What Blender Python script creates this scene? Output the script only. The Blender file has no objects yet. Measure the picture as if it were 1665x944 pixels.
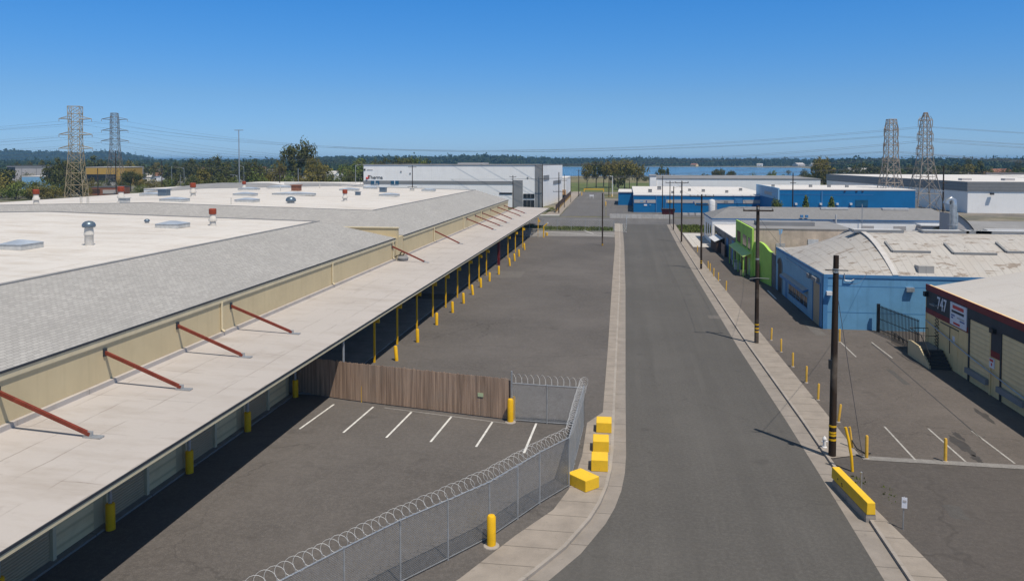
import bpy, bmesh, math, random
from mathutils import Vector, Matrix
R = math.radians
rnd = random.Random(7)
S = bpy.context.scene
COL = S.collection
# ------------------------------------------------------------------ camera model (metres, road runs along +Y)
H, F, P, HZ = 16.5, 1250.0, R(2.0), 260.0
TH = math.atan((1018 - 832.5) / F)
FW = Vector((-math.sin(TH) * math.cos(P), math.cos(TH) * math.cos(P), -math.sin(P)))
RT = Vector((math.cos(TH), math.sin(TH), 0))
UP = RT.cross(FW)
SH = 472 - HZ - F * math.tan(P)
CAM = Vector((0, 0, H))
def ray(px, py):
    return FW + RT * ((px - 832.5) / F) + UP * (-(py - 472 + SH) / F)
def G(px, py, z=0.0):                    # where the sight line meets a level plane
    r = ray(px, py); t = (z - H) / r.z
    return Vector((r.x * t, r.y * t, z))
def GX(px, py, x):                       # ... a wall that runs along the road
    r = ray(px, py); t = x / r.x
    return Vector((x, r.y * t, H + r.z * t))
def GY(px, py, y):                       # ... a wall that faces the street's end
    r = ray(px, py); t = y / r.y
    return Vector((r.x * t, y, H + r.z * t))
def GD(px, d, z=0.0):                    # ground spot in a direction at a distance
    r = ray(px, 400); h = Vector((r.x, r.y, 0)); h *= d / h.dot(Vector((FW.x, FW.y, 0)).normalized())
    return Vector((h.x, h.y, z))
def HT(p, py):                           # height above datum of a thing at p whose tip shows at row py
    lo, hi = -50.0, 300.0
    for _ in range(50):
        m = (lo + hi) / 2; d = Vector((p[0], p[1], m)) - CAM
        y = 472 - SH - F * d.dot(UP) / d.dot(FW)
        if y > py: lo = m
        else: hi = m
    return lo
LZ = 0.10                                # level of the parking lots

# ------------------------------------------------------------------ materials
MATS = {}
def lin(c):
    return tuple((x / 12.92 if x <= .04045 else ((x + .055) / 1.055) ** 2.4) for x in c)
class NT:
    def __init__(s, name, rough=.8, metal=0.0):
        s.m = bpy.data.materials.new(name); s.m.use_nodes = True
        s.t = s.m.node_tree; s.b = s.t.nodes['Principled BSDF']
        s.b.inputs['Roughness'].default_value = rough; s.b.inputs['Metallic'].default_value = metal
        s.b.inputs['Specular IOR Level'].default_value = .3
        MATS[name] = s.m
    def n(s, typ, props=None, **ins):
        x = s.t.nodes.new('ShaderNode' + typ)
        for k, v in (props or {}).items(): setattr(x, k, v)
        for k, v in ins.items():
            k = k.replace('_', ' ')
            i = x.inputs[int(k)] if k.isdigit() else x.inputs[k]
            if hasattr(v, 'is_linked'): s.t.links.new(v, i)
            else: i.default_value = v
        return x
    def pos(s):
        return s.n('NewGeometry').outputs['Position']
    def mapv(s, v, scale=(1, 1, 1), rot=(0, 0, 0), loc=(0, 0, 0)):
        return s.n('Mapping', None, Vector=v, Scale=scale, Rotation=rot, Location=loc).outputs[0]
    def noise(s, v, scale, detail=4, rough=.55, dist=0.0):
        return s.n('TexNoise', None, Vector=v, Scale=scale, Detail=detail, Roughness=rough, Distortion=dist).outputs['Fac']
    def ramp(s, f, a, b):                # linear remap of a..b to 0..1
        return s.n('MapRange', {'clamp': True}, **{'0': f, '1': a, '2': b, '3': 0.0, '4': 1.0}).outputs[0]
    def math(s, op, a, b=0.0):
        x = s.n('Math', {'operation': op}, **{'0': a, '1': b}); return x.outputs[0]
    def mix(s, f, a, b, blend='MIX'):
        x = s.n('Mix', {'data_type': 'RGBA', 'blend_type': blend})
        for i, v in ((0, f), (6, a), (7, b)):
            if hasattr(v, 'is_linked'): s.t.links.new(v, x.inputs[i])
            else: x.inputs[i].default_value = (tuple(v) + (1,) if i and len(v) == 3 else v)
        return x.outputs[2]
    def out(s, col, bump=None, strength=.3, dist=.02):
        if hasattr(col, 'is_linked'): s.t.links.new(col, s.b.inputs['Base Color'])
        else: s.b.inputs['Base Color'].default_value = tuple(col) + (1,)
        if bump is not None:
            b = s.n('Bump', None, Strength=strength, Distance=dist, Height=bump)
            s.t.links.new(b.outputs[0], s.b.inputs['Normal'])
        return s.m
def k(c, f): return tuple(x * f for x in c)

def paint(name, c, rough=.7, var=.18, scale=1.2, metal=0.0, dirt=None, streak=0.0):
    s = NT(name, rough, metal); p = s.pos()
    f = s.ramp(s.noise(p, scale, 6, .65), .3, .7)
    col = s.mix(f, k(c, 1 - var), k(c, 1 + var * .5))
    if streak:                            # rain streaks down a wall
        q = s.mapv(p, (1.6, 1.6, .09))
        col = s.mix(s.math('MULTIPLY', s.ramp(s.noise(q, 1.5, 5, .6), .52, .75), streak), col, k(c, .45))
    if dirt:
        col = s.mix(s.math('MULTIPLY', s.ramp(s.noise(p, scale * 3.3, 5, .7), .58, .75), .7), col, dirt)
    return s.out(col, s.noise(p, 14, 3), .15)

def asphalt(name, c, track=False, patchy=.25, crack=.6, crack_scale=.12):
    s = NT(name, .92); p = s.pos()
    big = s.ramp(s.noise(p, .06, 5, .6), .35, .65)
    med = s.ramp(s.noise(p, .55, 6, .62), .32, .7)
    fine = s.noise(p, 22, 2, .8)
    grit = s.noise(p, 5.5, 3, .75)
    col = s.mix(big, k(c, 1 - patchy), k(c, 1 + patchy * .7))
    col = s.mix(s.math('MULTIPLY', med, .35), col, k(c, .72))
    col = s.mix(s.math('MULTIPLY', s.ramp(grit, .42, .72), .5), col, k(c, 1.55))
    col = s.mix(s.math('MULTIPLY', s.ramp(fine, .54, .78), .7), col, k(c, 1.9))
    if track:                             # wheel-polished lanes
        q = s.mapv(p, (1, .02, 1))
        w = s.ramp(s.noise(q, .55, 3, .5), .4, .62)
        col = s.mix(s.math('MULTIPLY', w, .3), col, k(c, .7))
        q = s.mapv(p, (.5, .018, 1)); w = s.ramp(s.noise(q, 3, 3, .6), .55, .7)
        col = s.mix(s.math('MULTIPLY', w, .22), col, k(c, 1.4))
    else:                                 # scuffs swept by turning lorries
        q = s.mapv(p, (.28, 1.0, 1), (0, 0, .5)); w = s.ramp(s.noise(q, .9, 6, .7, 1.5), .56, .72)
        col = s.mix(s.math('MULTIPLY', w, .4), col, k(c, .6))
        q = s.mapv(p, (1.0, .3, 1), (0, 0, .3)); w = s.ramp(s.noise(q, .6, 5, .7, 1.0), .58, .74)
        col = s.mix(s.math('MULTIPLY', w, .28), col, k(c, 1.5))
    w1 = s.n('TexNoise', None, Vector=p, Scale=.9, Detail=4.0).outputs['Color']
    q = s.n('VectorMath', {'operation': 'MULTIPLY_ADD'}, **{'0': w1, '1': (2.2, 2.2, 0), '2': p}).outputs[0]
    v = s.n('TexVoronoi', {'feature': 'DISTANCE_TO_EDGE'}, Vector=q, Scale=crack_scale).outputs['Distance']
    line = s.math('SUBTRACT', 1.0, s.ramp(v, .001, .0075))
    keep = s.ramp(s.noise(p, .11, 2), .44, .58)
    col = s.mix(s.math('MULTIPLY', s.math('MULTIPLY', line, keep), crack), col, k(c, .35))
    st = s.ramp(s.noise(p, .33, 3, .5), .66, .76)
    col = s.mix(s.math('MULTIPLY', st, .45), col, k(c, .5))
    return s.out(col, grit, .35, .02)

def concrete(name, c, axis='y', pitch=1.6, line=.06):
    s = NT(name, .88); p = s.pos()
    f = s.ramp(s.noise(p, .7, 6, .65), .3, .72)
    col = s.mix(f, k(c, .78), k(c, 1.12))
    col = s.mix(s.math('MULTIPLY', s.ramp(s.noise(p, 17, 2, .7), .5, .8), .35), col, k(c, 1.3))
    col = s.mix(s.math('MULTIPLY', s.ramp(s.noise(p, 2.6, 5, .75), .58, .74), .5), col, k(c, .55))
    if pitch:
        sp = s.n('SeparateXYZ', None, Vector=p).outputs[1 if axis == 'y' else 0]
        m = s.math('ABSOLUTE', s.math('SUBTRACT', s.math('FRACT', s.math('DIVIDE', sp, pitch)), .5))
        col = s.mix(s.math('MULTIPLY', s.math('LESS_THAN', m, line / pitch / 2), .7), col, k(c, .4))
    return s.out(col, s.noise(p, 9, 4), .2)

def membrane(name, c, dirt, seam=2.4, k_dirt=.5):
    s = NT(name, .85); p = s.pos()
    q = s.mapv(p, (.35, 1.2, 1))
    f = s.ramp(s.noise(q, .45, 6, .7), .48, .74)
    col = s.mix(s.math('MULTIPLY', f, k_dirt), c, dirt)
    col = s.mix(s.math('MULTIPLY', s.ramp(s.noise(p, .07, 4, .6), .4, .65), .35), col, k(c, .82))
    q2 = s.mapv(p, (1.3, .3, 1), (0, 0, .2))
    col = s.mix(s.math('MULTIPLY', s.ramp(s.noise(q2, 1.1, 6, .75, .8), .6, .75), k_dirt * .9), col, k(dirt, .8))
    sp = s.n('SeparateXYZ', None, Vector=p)
    wob = s.noise(p, .8, 2)
    for ax, pt in ((0, seam), (1, seam * 2.6)):
        t = s.math('ADD', sp.outputs[ax], s.math('MULTIPLY', wob, .25))
        m = s.math('ABSOLUTE', s.math('SUBTRACT', s.math('FRACT', s.math('DIVIDE', t, pt)), .5))
        on = s.math('MULTIPLY', s.math('LESS_THAN', m, .028 / pt), s.ramp(s.noise(p, .5, 3), .42, .62))
        col = s.mix(s.math('MULTIPLY', on, .55), col, k(dirt, .6))
    col = s.mix(s.math('MULTIPLY', s.ramp(s.noise(p, 2.2, 4, .8), .68, .78), .5), col, k(dirt, .6))
    return s.out(col, s.noise(p, 1.5, 4), .12, .03)

def shingle(name, c, ends=False):
    s = NT(name, .9); p = s.pos()
    sp = s.n('SeparateXYZ', None, Vector=p).outputs
    a, b = (sp[0], sp[1]) if ends else (sp[1], sp[0])
    v = s.n('CombineXYZ', None, X=a, Y=s.math('MULTIPLY', b, 1.07)).outputs[0]
    br = s.n('TexBrick', {'offset': .5}, Vector=v, Color1=k(c, 1.08) + (1,), Color2=k(c, .86) + (1,), Mortar=k(c, .55) + (1,),
             Scale=1.0, Mortar_Size=.016, Mortar_Smooth=.3, Bias=0.0, Brick_Width=.40, Row_Height=.20)
    col = s.mix(s.math('MULTIPLY', s.ramp(s.noise(p, .22, 6, .7), .4, .66), .45), br.outputs['Color'], k(c, .74))
    col = s.mix(s.math('MULTIPLY', s.ramp(s.noise(s.mapv(p, (.5, .08, .5)), 1.2, 4, .6), .52, .7), .3), col, k(c, .68))
    col = s.mix(s.math('MULTIPLY', s.ramp(s.noise(p, 8, 3, .8), .5, .75), .35), col, k(c, 1.25))
    return s.out(col, br.outputs['Fac'], -.5, .03)

def corrugated(name, c, axis=2, pitch=.12, rough=.55, dark=.55):
    s = NT(name, rough); p = s.pos()
    sp = s.n('SeparateXYZ', None, Vector=p).outputs[axis]
    w = s.math('FRACT', s.math('DIVIDE', sp, pitch))
    tri = s.math('ABSOLUTE', s.math('SUBTRACT', w, .5))
    col = s.mix(s.ramp(tri, .3, .5), c, k(c, dark))
    col = s.mix(s.math('MULTIPLY', s.ramp(s.noise(p, .9, 5, .7), .45, .72), .4), col, k(c, .65))
    return s.out(col, tri, .7, .05)

def planks(name, c):
    s = NT(name, .9); p = s.pos()
    q = s.mapv(p, (6.6, 6.6, .25)); r = s.noise(q, 1.0, 2, .4)
    col = s.mix(s.ramp(r, .35, .65), k(c, .7), k(c, 1.3))
    q = s.mapv(p, (22, 22, .7)); r = s.noise(q, 1.0, 4, .7)
    col = s.mix(s.math('MULTIPLY', s.ramp(r, .45, .7), .5), col, k(c, .5))
    col = s.mix(s.math('MULTIPLY', s.ramp(s.noise(p, .5, 4, .6), .5, .7), .35), col, (.30, .25, .20))
    return s.out(col, r, .3)

def rusty_roof(name, c):
    s = NT(name, .7); p = s.pos()
    sp = s.n('SeparateXYZ', None, Vector=p).outputs
    t = s.math('ABSOLUTE', s.math('SUBTRACT', s.math('FRACT', s.math('DIVIDE', sp[0], .78)), .5))
    col = s.mix(s.math('MULTIPLY', s.math('LESS_THAN', t, .05), .5), c, k(c, .55))
    panel = s.n('TexWhiteNoise', {'noise_dimensions': '1D'}, W=s.math('FLOOR', s.math('DIVIDE', sp[0], .78))).outputs[0]
    col = s.mix(s.math('MULTIPLY', panel, .22), col, k(c, .7))
    col = s.mix(s.math('MULTIPLY', s.ramp(s.noise(p, .35, 5, .65), .42, .7), .35), col, (.36, .31, .26))
    q = s.mapv(p, (.55, 1.3, 1)); f = s.ramp(s.noise(q, .75, 4, .7, .6), .575, .61)
    col = s.mix(s.math('MULTIPLY', f, .75), col, (.20, .155, .12))
    q = s.mapv(p, (1.2, .5, 1), (0, 0, .3), (9, 4, 0)); f = s.ramp(s.noise(q, 1.5, 5, .75), .635, .665)
    col = s.mix(s.math('MULTIPLY', f, .7), col, (.10, .085, .07))
    return s.out(col, s.noise(p, 3, 4), .15, .03)

def leaves(name, c, c2):
    s = NT(name, .75); p = s.pos()
    oi = s.n('ObjectInfo').outputs['Random']
    isl = s.n('NewGeometry').outputs['Random Per Island']
    col = s.mix(isl, k(c, .55), k(c, 1.35))
    col = s.mix(s.math('MULTIPLY', s.ramp(s.noise(p, .3, 3), .45, .65), .6), col, c2)
    col = s.mix(s.math('MULTIPLY', oi, .35), col, k(c2, .7))
    s.b.inputs['Specular IOR Level'].default_value = .15
    return s.out(col)

def ground_mat(name):
    s = NT(name, .95); p = s.pos()
    a = s.ramp(s.noise(p, .012, 6, .65), .42, .58)
    b = s.ramp(s.noise(p, .09, 6, .7), .4, .62)
    c1 = s.mix(b, (.055, .075, .028), (.17, .15, .08))
    c2 = s.mix(b, (.14, .13, .12), (.26, .23, .19))
    col = s.mix(a, c1, c2)
    return s.out(col)

def grass_mat(name, c, c2):
    s = NT(name, .95); p = s.pos()
    col = s.mix(s.ramp(s.noise(p, .05, 6, .7), .38, .62), c, c2)
    col = s.mix(s.math('MULTIPLY', s.ramp(s.noise(p, 2.0, 4, .7), .4, .7), .5), col, k(c, .6))
    return s.out(col)

def water_mat(name):
    s = NT(name, .12); p = s.pos()
    s.b.inputs['Specular IOR Level'].default_value = .5
    q = s.mapv(p, (.02, .08, 1))
    col = s.mix(s.ramp(s.noise(q, 1.0, 5, .6), .35, .65), (.018, .060, .105), (.035, .095, .15))
    return s.out(col, s.noise(s.mapv(p, (.3, 1.1, 1)), .25, 5, .7), .5, .8)

def glass_mat(name, c, rough=.08):
    s = NT(name, rough); s.b.inputs['Specular IOR Level'].default_value = .6
    return s.out(s.mix(s.noise(s.pos(), .8, 3), k(c, .6), k(c, 1.3)))

def blockwall(name, c):
    s = NT(name, .9); p = s.pos()
    col = s.mix(s.ramp(s.noise(p, .5, 6, .7), .35, .68), k(c, .72), k(c, 1.15))
    q = s.mapv(p, (1.2, 1.2, .12)); col = s.mix(s.math('MULTIPLY', s.ramp(s.noise(q, 1.1, 6, .7), .5, .7), .55), col, k(c, .5))
    v = s.n('TexVoronoi', {'feature': 'F1', 'distance': 'CHEBYCHEV'}, Vector=s.mapv(p, (.3, .3, .5)), Scale=1.0).outputs['Color']
    v = s.n('SeparateColor', None, Color=v).outputs[0]; col = s.mix(s.math('MULTIPLY', v, .35), col, k(c, .62))
    return s.out(col, s.noise(p, 4, 5), .3, .03)

M = dict(
    road=asphalt('road_asphalt', (.094, .089, .083), True, .16, .22),
    lot=asphalt('lot_asphalt', (.106, .096, .089), False, .26, .4, .09),
    lot_right=asphalt('worn_lot_asphalt', (.108, .094, .084), False, .3, .45, .14),
    apron=asphalt('dark_apron_asphalt', (.084, .075, .069), False, .16, .3, .05),
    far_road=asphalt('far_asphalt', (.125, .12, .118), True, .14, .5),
    walk=concrete('sidewalk_concrete', (.30, .262, .225), 'y', 1.55),
    gutter=concrete('gutter_concrete', (.27, .24, .212), 'y', 3.1),
    kerb=concrete('kerb_concrete', (.34, .305, .27), 'y', 3.1, .03),
    slab=concrete('pale_concrete', (.50, .48, .45), 'x', 3.0),
    dock=concrete('dock_concrete', (.22, .21, .20), 'y', 4.0),
    ground=ground_mat('mixed_ground'),
    grass=grass_mat('mown_grass', (.07, .105, .022), (.16, .17, .055)),
    drygrass=grass_mat('dry_grass', (.15, .14, .06), (.24, .20, .11)),
    lotlight=asphalt('pale_worn_asphalt', (.21, .20, .19), False, .2, .3, .1),
    water=water_mat('bay_water'),
    line=paint('road_paint_white', (.66, .65, .62), .7, .3, 3, dirt=(.25, .24, .23)),
    cream=paint('cream_stucco', (.57, .475, .30), .85, .08, .5, streak=.14),
    creamtrim=paint('cream_trim', (.62, .54, .37), .7, .12),
    darkedge=paint('dark_flashing', (.035, .04, .05), .6),
    flat=membrane('white_roof_membrane', (.60, .572, .54), (.40, .335, .27), 2.4, .75),
    canopyroof=membrane('canopy_membrane', (.455, .42, .395), (.29, .245, .205), 1.8, .6),
    shingle=shingle('grey_shingle', (.375, .365, .352)),
    shingle_end=shingle('grey_shingle_hip', (.37, .36, .35), True),
    shutter=corrugated('brown_grey_shutter', (.46, .36, .23), 2, .13),
    panel_door=corrugated('cream_panel_door', (.76, .61, .36), 2, .55, .6, .7),
    steel=paint('galvanised_steel', (.42, .44, .46), .42, .2, 4, .5),
    darksteel=paint('black_painted_steel', (.018, .02, .022), .5, .2),
    yellow=paint('safety_yellow', (.80, .46, .012), .5, .12, 2.5, dirt=(.42, .24, .03)),
    yellow_pale=paint('faded_yellow', (.70, .42, .06), .6, .15, 3, dirt=(.45, .32, .12)),
    block_yellow=paint('block_yellow', (.84, .52, .03), .55, .08, 2.0, dirt=(.42, .29, .10)),
    rust=paint('red_oxide_steel', (.205, .042, .024), .6, .3, 3, dirt=(.10, .03, .02)),
    darkred=paint('dark_red_steel', (.13, .015, .018), .6),
    wood=planks('weathered_fence_wood', (.36, .25, .18)),
    pole=planks('tarred_pole_wood', (.036, .023, .015)),
    razor=paint('razor_wire_steel', (.62, .62, .61), .6, .1, 4),
    duct=paint('bright_duct_steel', (.55, .57, .58), .3, .3, 2, .7),
    ventwhite=paint('vent_cream', (.60, .57, .52), .6, .2, 3),
    ventred=paint('vent_red_cap', (.30, .055, .025), .55, .2, 3),
    ventblue=paint('vent_bluegrey', (.16, .21, .26), .35, .2, 3, .5),
    skylight=glass_mat('skylight_glass', (.36, .41, .48), .4),
    skyframe=paint('skylight_curb', (.55, .55, .53), .6, .2, 3),
    white=paint('white_wall_paint', (.87, .865, .85), .7, .05, .3, streak=.12),
    whiteroof=membrane('white_flat_roof', (.64, .62, .60), (.55, .50, .45), 4.0, .3),
    greyband=corrugated('grey_metal_band', (.215, .22, .225), 2, .9, .6, .8),
    greywall=paint('mid_grey_paint', (.24, .245, .25), .7, .1, .4),
    window=glass_mat('dark_window', (.018, .024, .032)),
    winblue=glass_mat('blue_window', (.02, .10, .19)),
    blue=paint('light_blue_stucco', (.135, .33, .54), .75, .14, .4, streak=.35),
    bluelit=paint('lit_tone_blue_stucco', (.235, .42, .56), .75, .14, .4, streak=.3),  # blue stucco lightened in colour so the shaded side wall looks lit
    greyflat=membrane('grey_white_roof', (.50, .475, .45), (.40, .35, .30), 3.2, .4),
    bluecap=paint('blue_trim', (.07, .22, .44), .6, .12),
    bluepanel=paint('pale_blue_panel', (.22, .42, .62), .6, .15, .6, streak=.2),
    deepblue=paint('deep_blue_wall', (.004, .15, .37), .6, .14, .25, streak=.12),
    vault=rusty_roof('weathered_vault_roof', (.44, .42, .395)),
    vaulttrim=paint('vault_trim', (.52, .50, .48), .6, .15),
    slot=paint('pale_metal_panel', (.55, .55, .55), .5, .2, 2),
    tan=paint('tan_wall', (.80, .60, .31), .85, .12, .5, streak=.28),
    tandoor=corrugated('tan_roller_door', (.82, .64, .36), 2, .34, .6, .8),
    charcoal=paint('charcoal_band', (.055, .055, .058), .7, .2, .8),
    redband=paint('red_band', (.20, .028, .026), .65, .2, .8, streak=.2),
    sign=paint('sign_white', (.74, .75, .80), .5, .08, 2),
    signred=paint('sign_red', (.60, .05, .04), .5, .1),
    signblack=paint('sign_black', (.03, .03, .04), .6, .1),
    signblue=paint('sign_blue', (.05, .10, .30), .6, .1),
    green=paint('lime_green_wall', (.40, .64, .11), .75, .12, .5, streak=.2),
    greendark=paint('dark_green_trim', (.03, .17, .02), .7, .15),
    greenroof=corrugated('green_awning', (.60, .76, .24), 1, .4),
    browndoor=paint('brown_door', (.19, .07, .025), .7, .2, 1),
    dirtywall=blockwall('stained_concrete_wall', (.62, .50, .385)),
    mural=blockwall('painted_dark_wall', (.16, .16, .17)),
    greyroof=shingle('grey_hip_roof', (.235, .235, .24), True),
    greyroof2=paint('grey_roof_felt', (.25, .25, .255), .9, .15, .4),
    blueeave=paint('blue_eave', (.06, .15, .30), .6),
    workshop=blockwall('drab_workshop_wall', (.30, .27, .24)),
    palegreen=paint('pale_green_wall', (.46, .54, .33), .8, .14, .5, streak=.25),
    brown=paint('brown_slat', (.085, .05, .035), .8, .2),
    orange=paint('orange_tan_wall', (.55, .33, .16), .8, .12),
    mustard=paint('mustard_wall', (.48, .30, .07), .8, .12),
    palegrey=paint('pale_grey_wall', (.45, .43, .42), .8, .1, .2),
    redroof=paint('terracotta_roof', (.26, .115, .075), .85, .25, .6),
    darkroof=paint('dark_house_roof', (.10, .10, .105), .9, .2),
    bark=planks('tree_bark', (.10, .075, .055)),
    latt_tan=paint('tan_lattice_steel', (.36, .29, .18), .6, .25, .6),
    latt_dark=paint('dark_lattice_steel', (.17, .15, .13), .6, .25, .6),
    latt_brown=paint('brown_lattice_steel', (.34, .29, .24), .6, .25, .6),
    wire=paint('conductor_wire', (.10, .10, .11), .5, .1),
    insul=paint('insulator', (.35, .33, .30), .3, .1),
    leaf_dark=leaves('dark_foliage', (.072, .088, .024), (.105, .092, .028)),
    leaf_mid=leaves('mid_foliage', (.115, .155, .032), (.145, .145, .038)),
    leaf_olive=leaves('olive_foliage', (.155, .140, .032), (.20, .155, .036)),
    leaf_far=leaves('far_foliage', (.050, .080, .036), (.075, .090, .040)),
    hill=grass_mat('wooded_hill_ground', (.03, .045, .02), (.05, .06, .03)),
    white_metal=paint('white_metal', (.72, .72, .72), .5, .1),
    worn=paint('worn_bay_paint', (.40, .385, .36), .8, .4, 4, dirt=(.16, .145, .13)),
    patch_dark=asphalt('patch_asphalt', (.082, .077, .073), False, .15, .2, .05),
    patch_pale=asphalt('pale_patch_asphalt', (.125, .115, .105), False, .2, .2, .05),
    oil=paint('oil_stain', (.062, .057, .054), .8, .2),
)

# ------------------------------------------------------------------ mesh building
class MB:
    def __init__(s): s.v = []; s.f = []
    def quad(s, *pts):
        i = len(s.v); s.v += [tuple(p) for p in pts]; s.f.append(tuple(range(i, i + len(pts)))); return s
    def box(s, x0, y0, z0, x1, y1, z1):
        if x0 > x1: x0, x1 = x1, x0
        if y0 > y1: y0, y1 = y1, y0
        if z0 > z1: z0, z1 = z1, z0
        return s.prism([(x0, y0), (x1, y0), (x1, y1), (x0, y1)], z0, z1)
    def prism(s, poly, z0, z1):
        n = len(poly)
        if sum(poly[i][0] * poly[(i + 1) % n][1] - poly[(i + 1) % n][0] * poly[i][1] for i in range(n)) < 0: poly = poly[::-1]
        i = len(s.v)
        s.v += [(p[0], p[1], z0) for p in poly] + [(p[0], p[1], z1) for p in poly]
        s.f.append(tuple(i + a for a in range(n))[::-1]); s.f.append(tuple(i + n + a for a in range(n)))
        for a in range(n):
            b = (a + 1) % n; s.f.append((i + a, i + b, i + n + b, i + n + a))
        return s
    def beam(s, a, b, w, h=None, up=(0, 0, 1)):       # square bar from a to b
        a, b = Vector(a), Vector(b); d = (b - a).normalized(); h = h or w
        u = Vector(up)
        if abs(d.dot(u)) > .99: u = Vector((0, 1, 0))
        x = d.cross(u).normalized() * w / 2; y = x.cross(d).normalized() * h / 2
        i = len(s.v)
        for q in (a, b):
            s.v += [tuple(q + x * sx + y * sy) for sx, sy in ((-1, -1), (1, -1), (1, 1), (-1, 1))]
        s.f += [(i + 3, i + 2, i + 1, i), (i + 4, i + 5, i + 6, i + 7)] + [(i + a, i + (a + 1) % 4, i + 4 + (a + 1) % 4, i + 4 + a) for a in range(4)]
        return s
    def tube(s, pts, r, n=8, cap=True):
        pts = [Vector(p) for p in pts]; m = len(pts); rs = r if isinstance(r, (list, tuple)) else [r] * m
        i0 = len(s.v); pu = None
        for j, p in enumerate(pts):
            d = (pts[min(j + 1, m - 1)] - pts[max(j - 1, 0)]).normalized()
            if pu is None:
                pu = Vector((0, 0, 1)) if abs(d.z) < .9 else Vector((1, 0, 0))
            x = d.cross(pu)
            if x.length < 1e-5: x = d.cross(Vector((.3, 1, .2)))
            x.normalize(); y = d.cross(x); pu = -y if False else x.cross(d)
            for a in range(n):
                t = 2 * math.pi * a / n
                s.v.append(tuple(p + (x * math.cos(t) + y * math.sin(t)) * rs[j]))
        for j in range(m - 1):
            for a in range(n):
                b = (a + 1) % n
                s.f.append((i0 + j * n + a, i0 + j * n + b, i0 + (j + 1) * n + b, i0 + (j + 1) * n + a))
        if cap:
            s.f.append(tuple(i0 + a for a in range(n))[::-1]); s.f.append(tuple(i0 + (m - 1) * n + a for a in range(n)))
        return s
    def lathe(s, x, y, prof, n=16):                   # prof: (r, z) pairs
        i0 = len(s.v)
        for r, z in prof:
            for a in range(n):
                t = 2 * math.pi * a / n; s.v.append((x + r * math.cos(t), y + r * math.sin(t), z))
        for j in range(len(prof) - 1):
            for a in range(n):
                b = (a + 1) % n; s.f.append((i0 + j * n + a, i0 + j * n + b, i0 + (j + 1) * n + b, i0 + (j + 1) * n + a))
        s.f.append(tuple(i0 + a for a in range(n))[::-1]); s.f.append(tuple(i0 + (len(prof) - 1) * n + a for a in range(n)))
        return s
    def build(s, name, mat, parent=None, smooth=False, bevel=0.0):
        me = bpy.data.meshes.new(name); o = bpy.data.objects.new(name, me)
        off = Vector((0, 0, 0)); p = parent
        while p is not None: off += p.location; p = p.parent
        me.from_pydata([(x - off.x, y - off.y, z - off.z) for x, y, z in s.v], [], s.f)
        bm = bmesh.new(); bm.from_mesh(me); bmesh.ops.recalc_face_normals(bm, faces=bm.faces); bm.to_mesh(me); bm.free()
        me.materials.append(M[mat] if isinstance(mat, str) else mat)
        if smooth:
            for f in me.polygons: f.use_smooth = True
            try: me.set_sharp_from_angle(angle=R(40))
            except Exception: pass
        if bevel:
            b = o.modifiers.new('edge', 'BEVEL'); b.width = bevel; b.segments = 2; b.limit_method = 'ANGLE'
        COL.objects.link(o); o.parent = parent
        return o

def tag(o, label, cat, group=None, kind=None):
    if label: o['label'] = label
    if cat: o['category'] = cat
    if group: o['group'] = group
    if kind: o['kind'] = kind
    return o
def thing(name, label, cat, loc, group=None):
    o = bpy.data.objects.new(name, None); COL.objects.link(o); o.location = loc; o.empty_display_size = .3
    return tag(o, label, cat, group)
def structure(name, mb, mat, kind='structure'):
    o = mb.build(name, mat); o['kind'] = kind; return o
def kids(o): return [c for c in list(bpy.data.objects) if c.parent == o]
KIDS = {}
def copy_tree(o, loc, label=None, rz=None, scale=None, tree=None):
    c = o.copy(); COL.objects.link(c); c.location = loc
    if label: c['label'] = label
    if rz is not None: c.rotation_euler.z = rz
    if scale is not None: c.scale = scale
    for ch in o.children:
        d = ch.copy(); COL.objects.link(d); d.parent = c
        for g in ch.children:
            e = g.copy(); COL.objects.link(e); e.parent = d
    return c
ORD = 'first second third fourth fifth sixth seventh eighth ninth tenth eleventh twelfth thirteenth fourteenth fifteenth sixteenth seventeenth eighteenth nineteenth twentieth'.split()
ORD += ['twenty-' + x for x in ORD[:9]]
def textmesh(body, size, mat, parent, matrix, name='lettering', depth=.01):
    cu = bpy.data.curves.new(name, 'FONT'); cu.body = body; cu.size = size; cu.extrude = depth; cu.offset = .012 * size; cu.align_x = 'CENTER'; cu.align_y = 'CENTER'
    t = bpy.data.objects.new(name, cu); COL.objects.link(t)
    bpy.context.view_layer.update()
    me = bpy.data.meshes.new_from_object(t.evaluated_get(bpy.context.evaluated_depsgraph_get()))
    bpy.data.objects.remove(t)
    off = Vector((0, 0, 0)); p = parent
    while p is not None: off += p.location; p = p.parent
    me.transform(Matrix.Translation(-off) @ matrix)
    me.materials.clear(); me.materials.append(M[mat])
    o = bpy.data.objects.new(name, me); COL.objects.link(o); o.parent = parent
    return o
def onwall(p, facing):                   # matrix for lettering on a wall; facing: '-X' or '-Y'
    if facing == '-Y': rot = Matrix(((1, 0, 0), (0, 0, -1), (0, 1, 0))).to_4x4()
    else: rot = Matrix(((0, 0, -1), (-1, 0, 0), (0, 1, 0))).to_4x4()
    return Matrix.Translation(p) @ rot
HAZE = 0.00012
SKY = (1.0, 0.0, 8.0, ((.018, (.486, .72, 1.16)), (.08, (.51, .75, 1.04)), (.143, (.41, .80, 1.14)), (.2, (.33, .83, 1.22)), (.27, (.40, .85, 1.15)), (.6, (1.7, 1.25, .8))), .10)
SUN_E = 4.4
SUN_C = (1.0, .915, .80)
EXPO = 0.0
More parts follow.
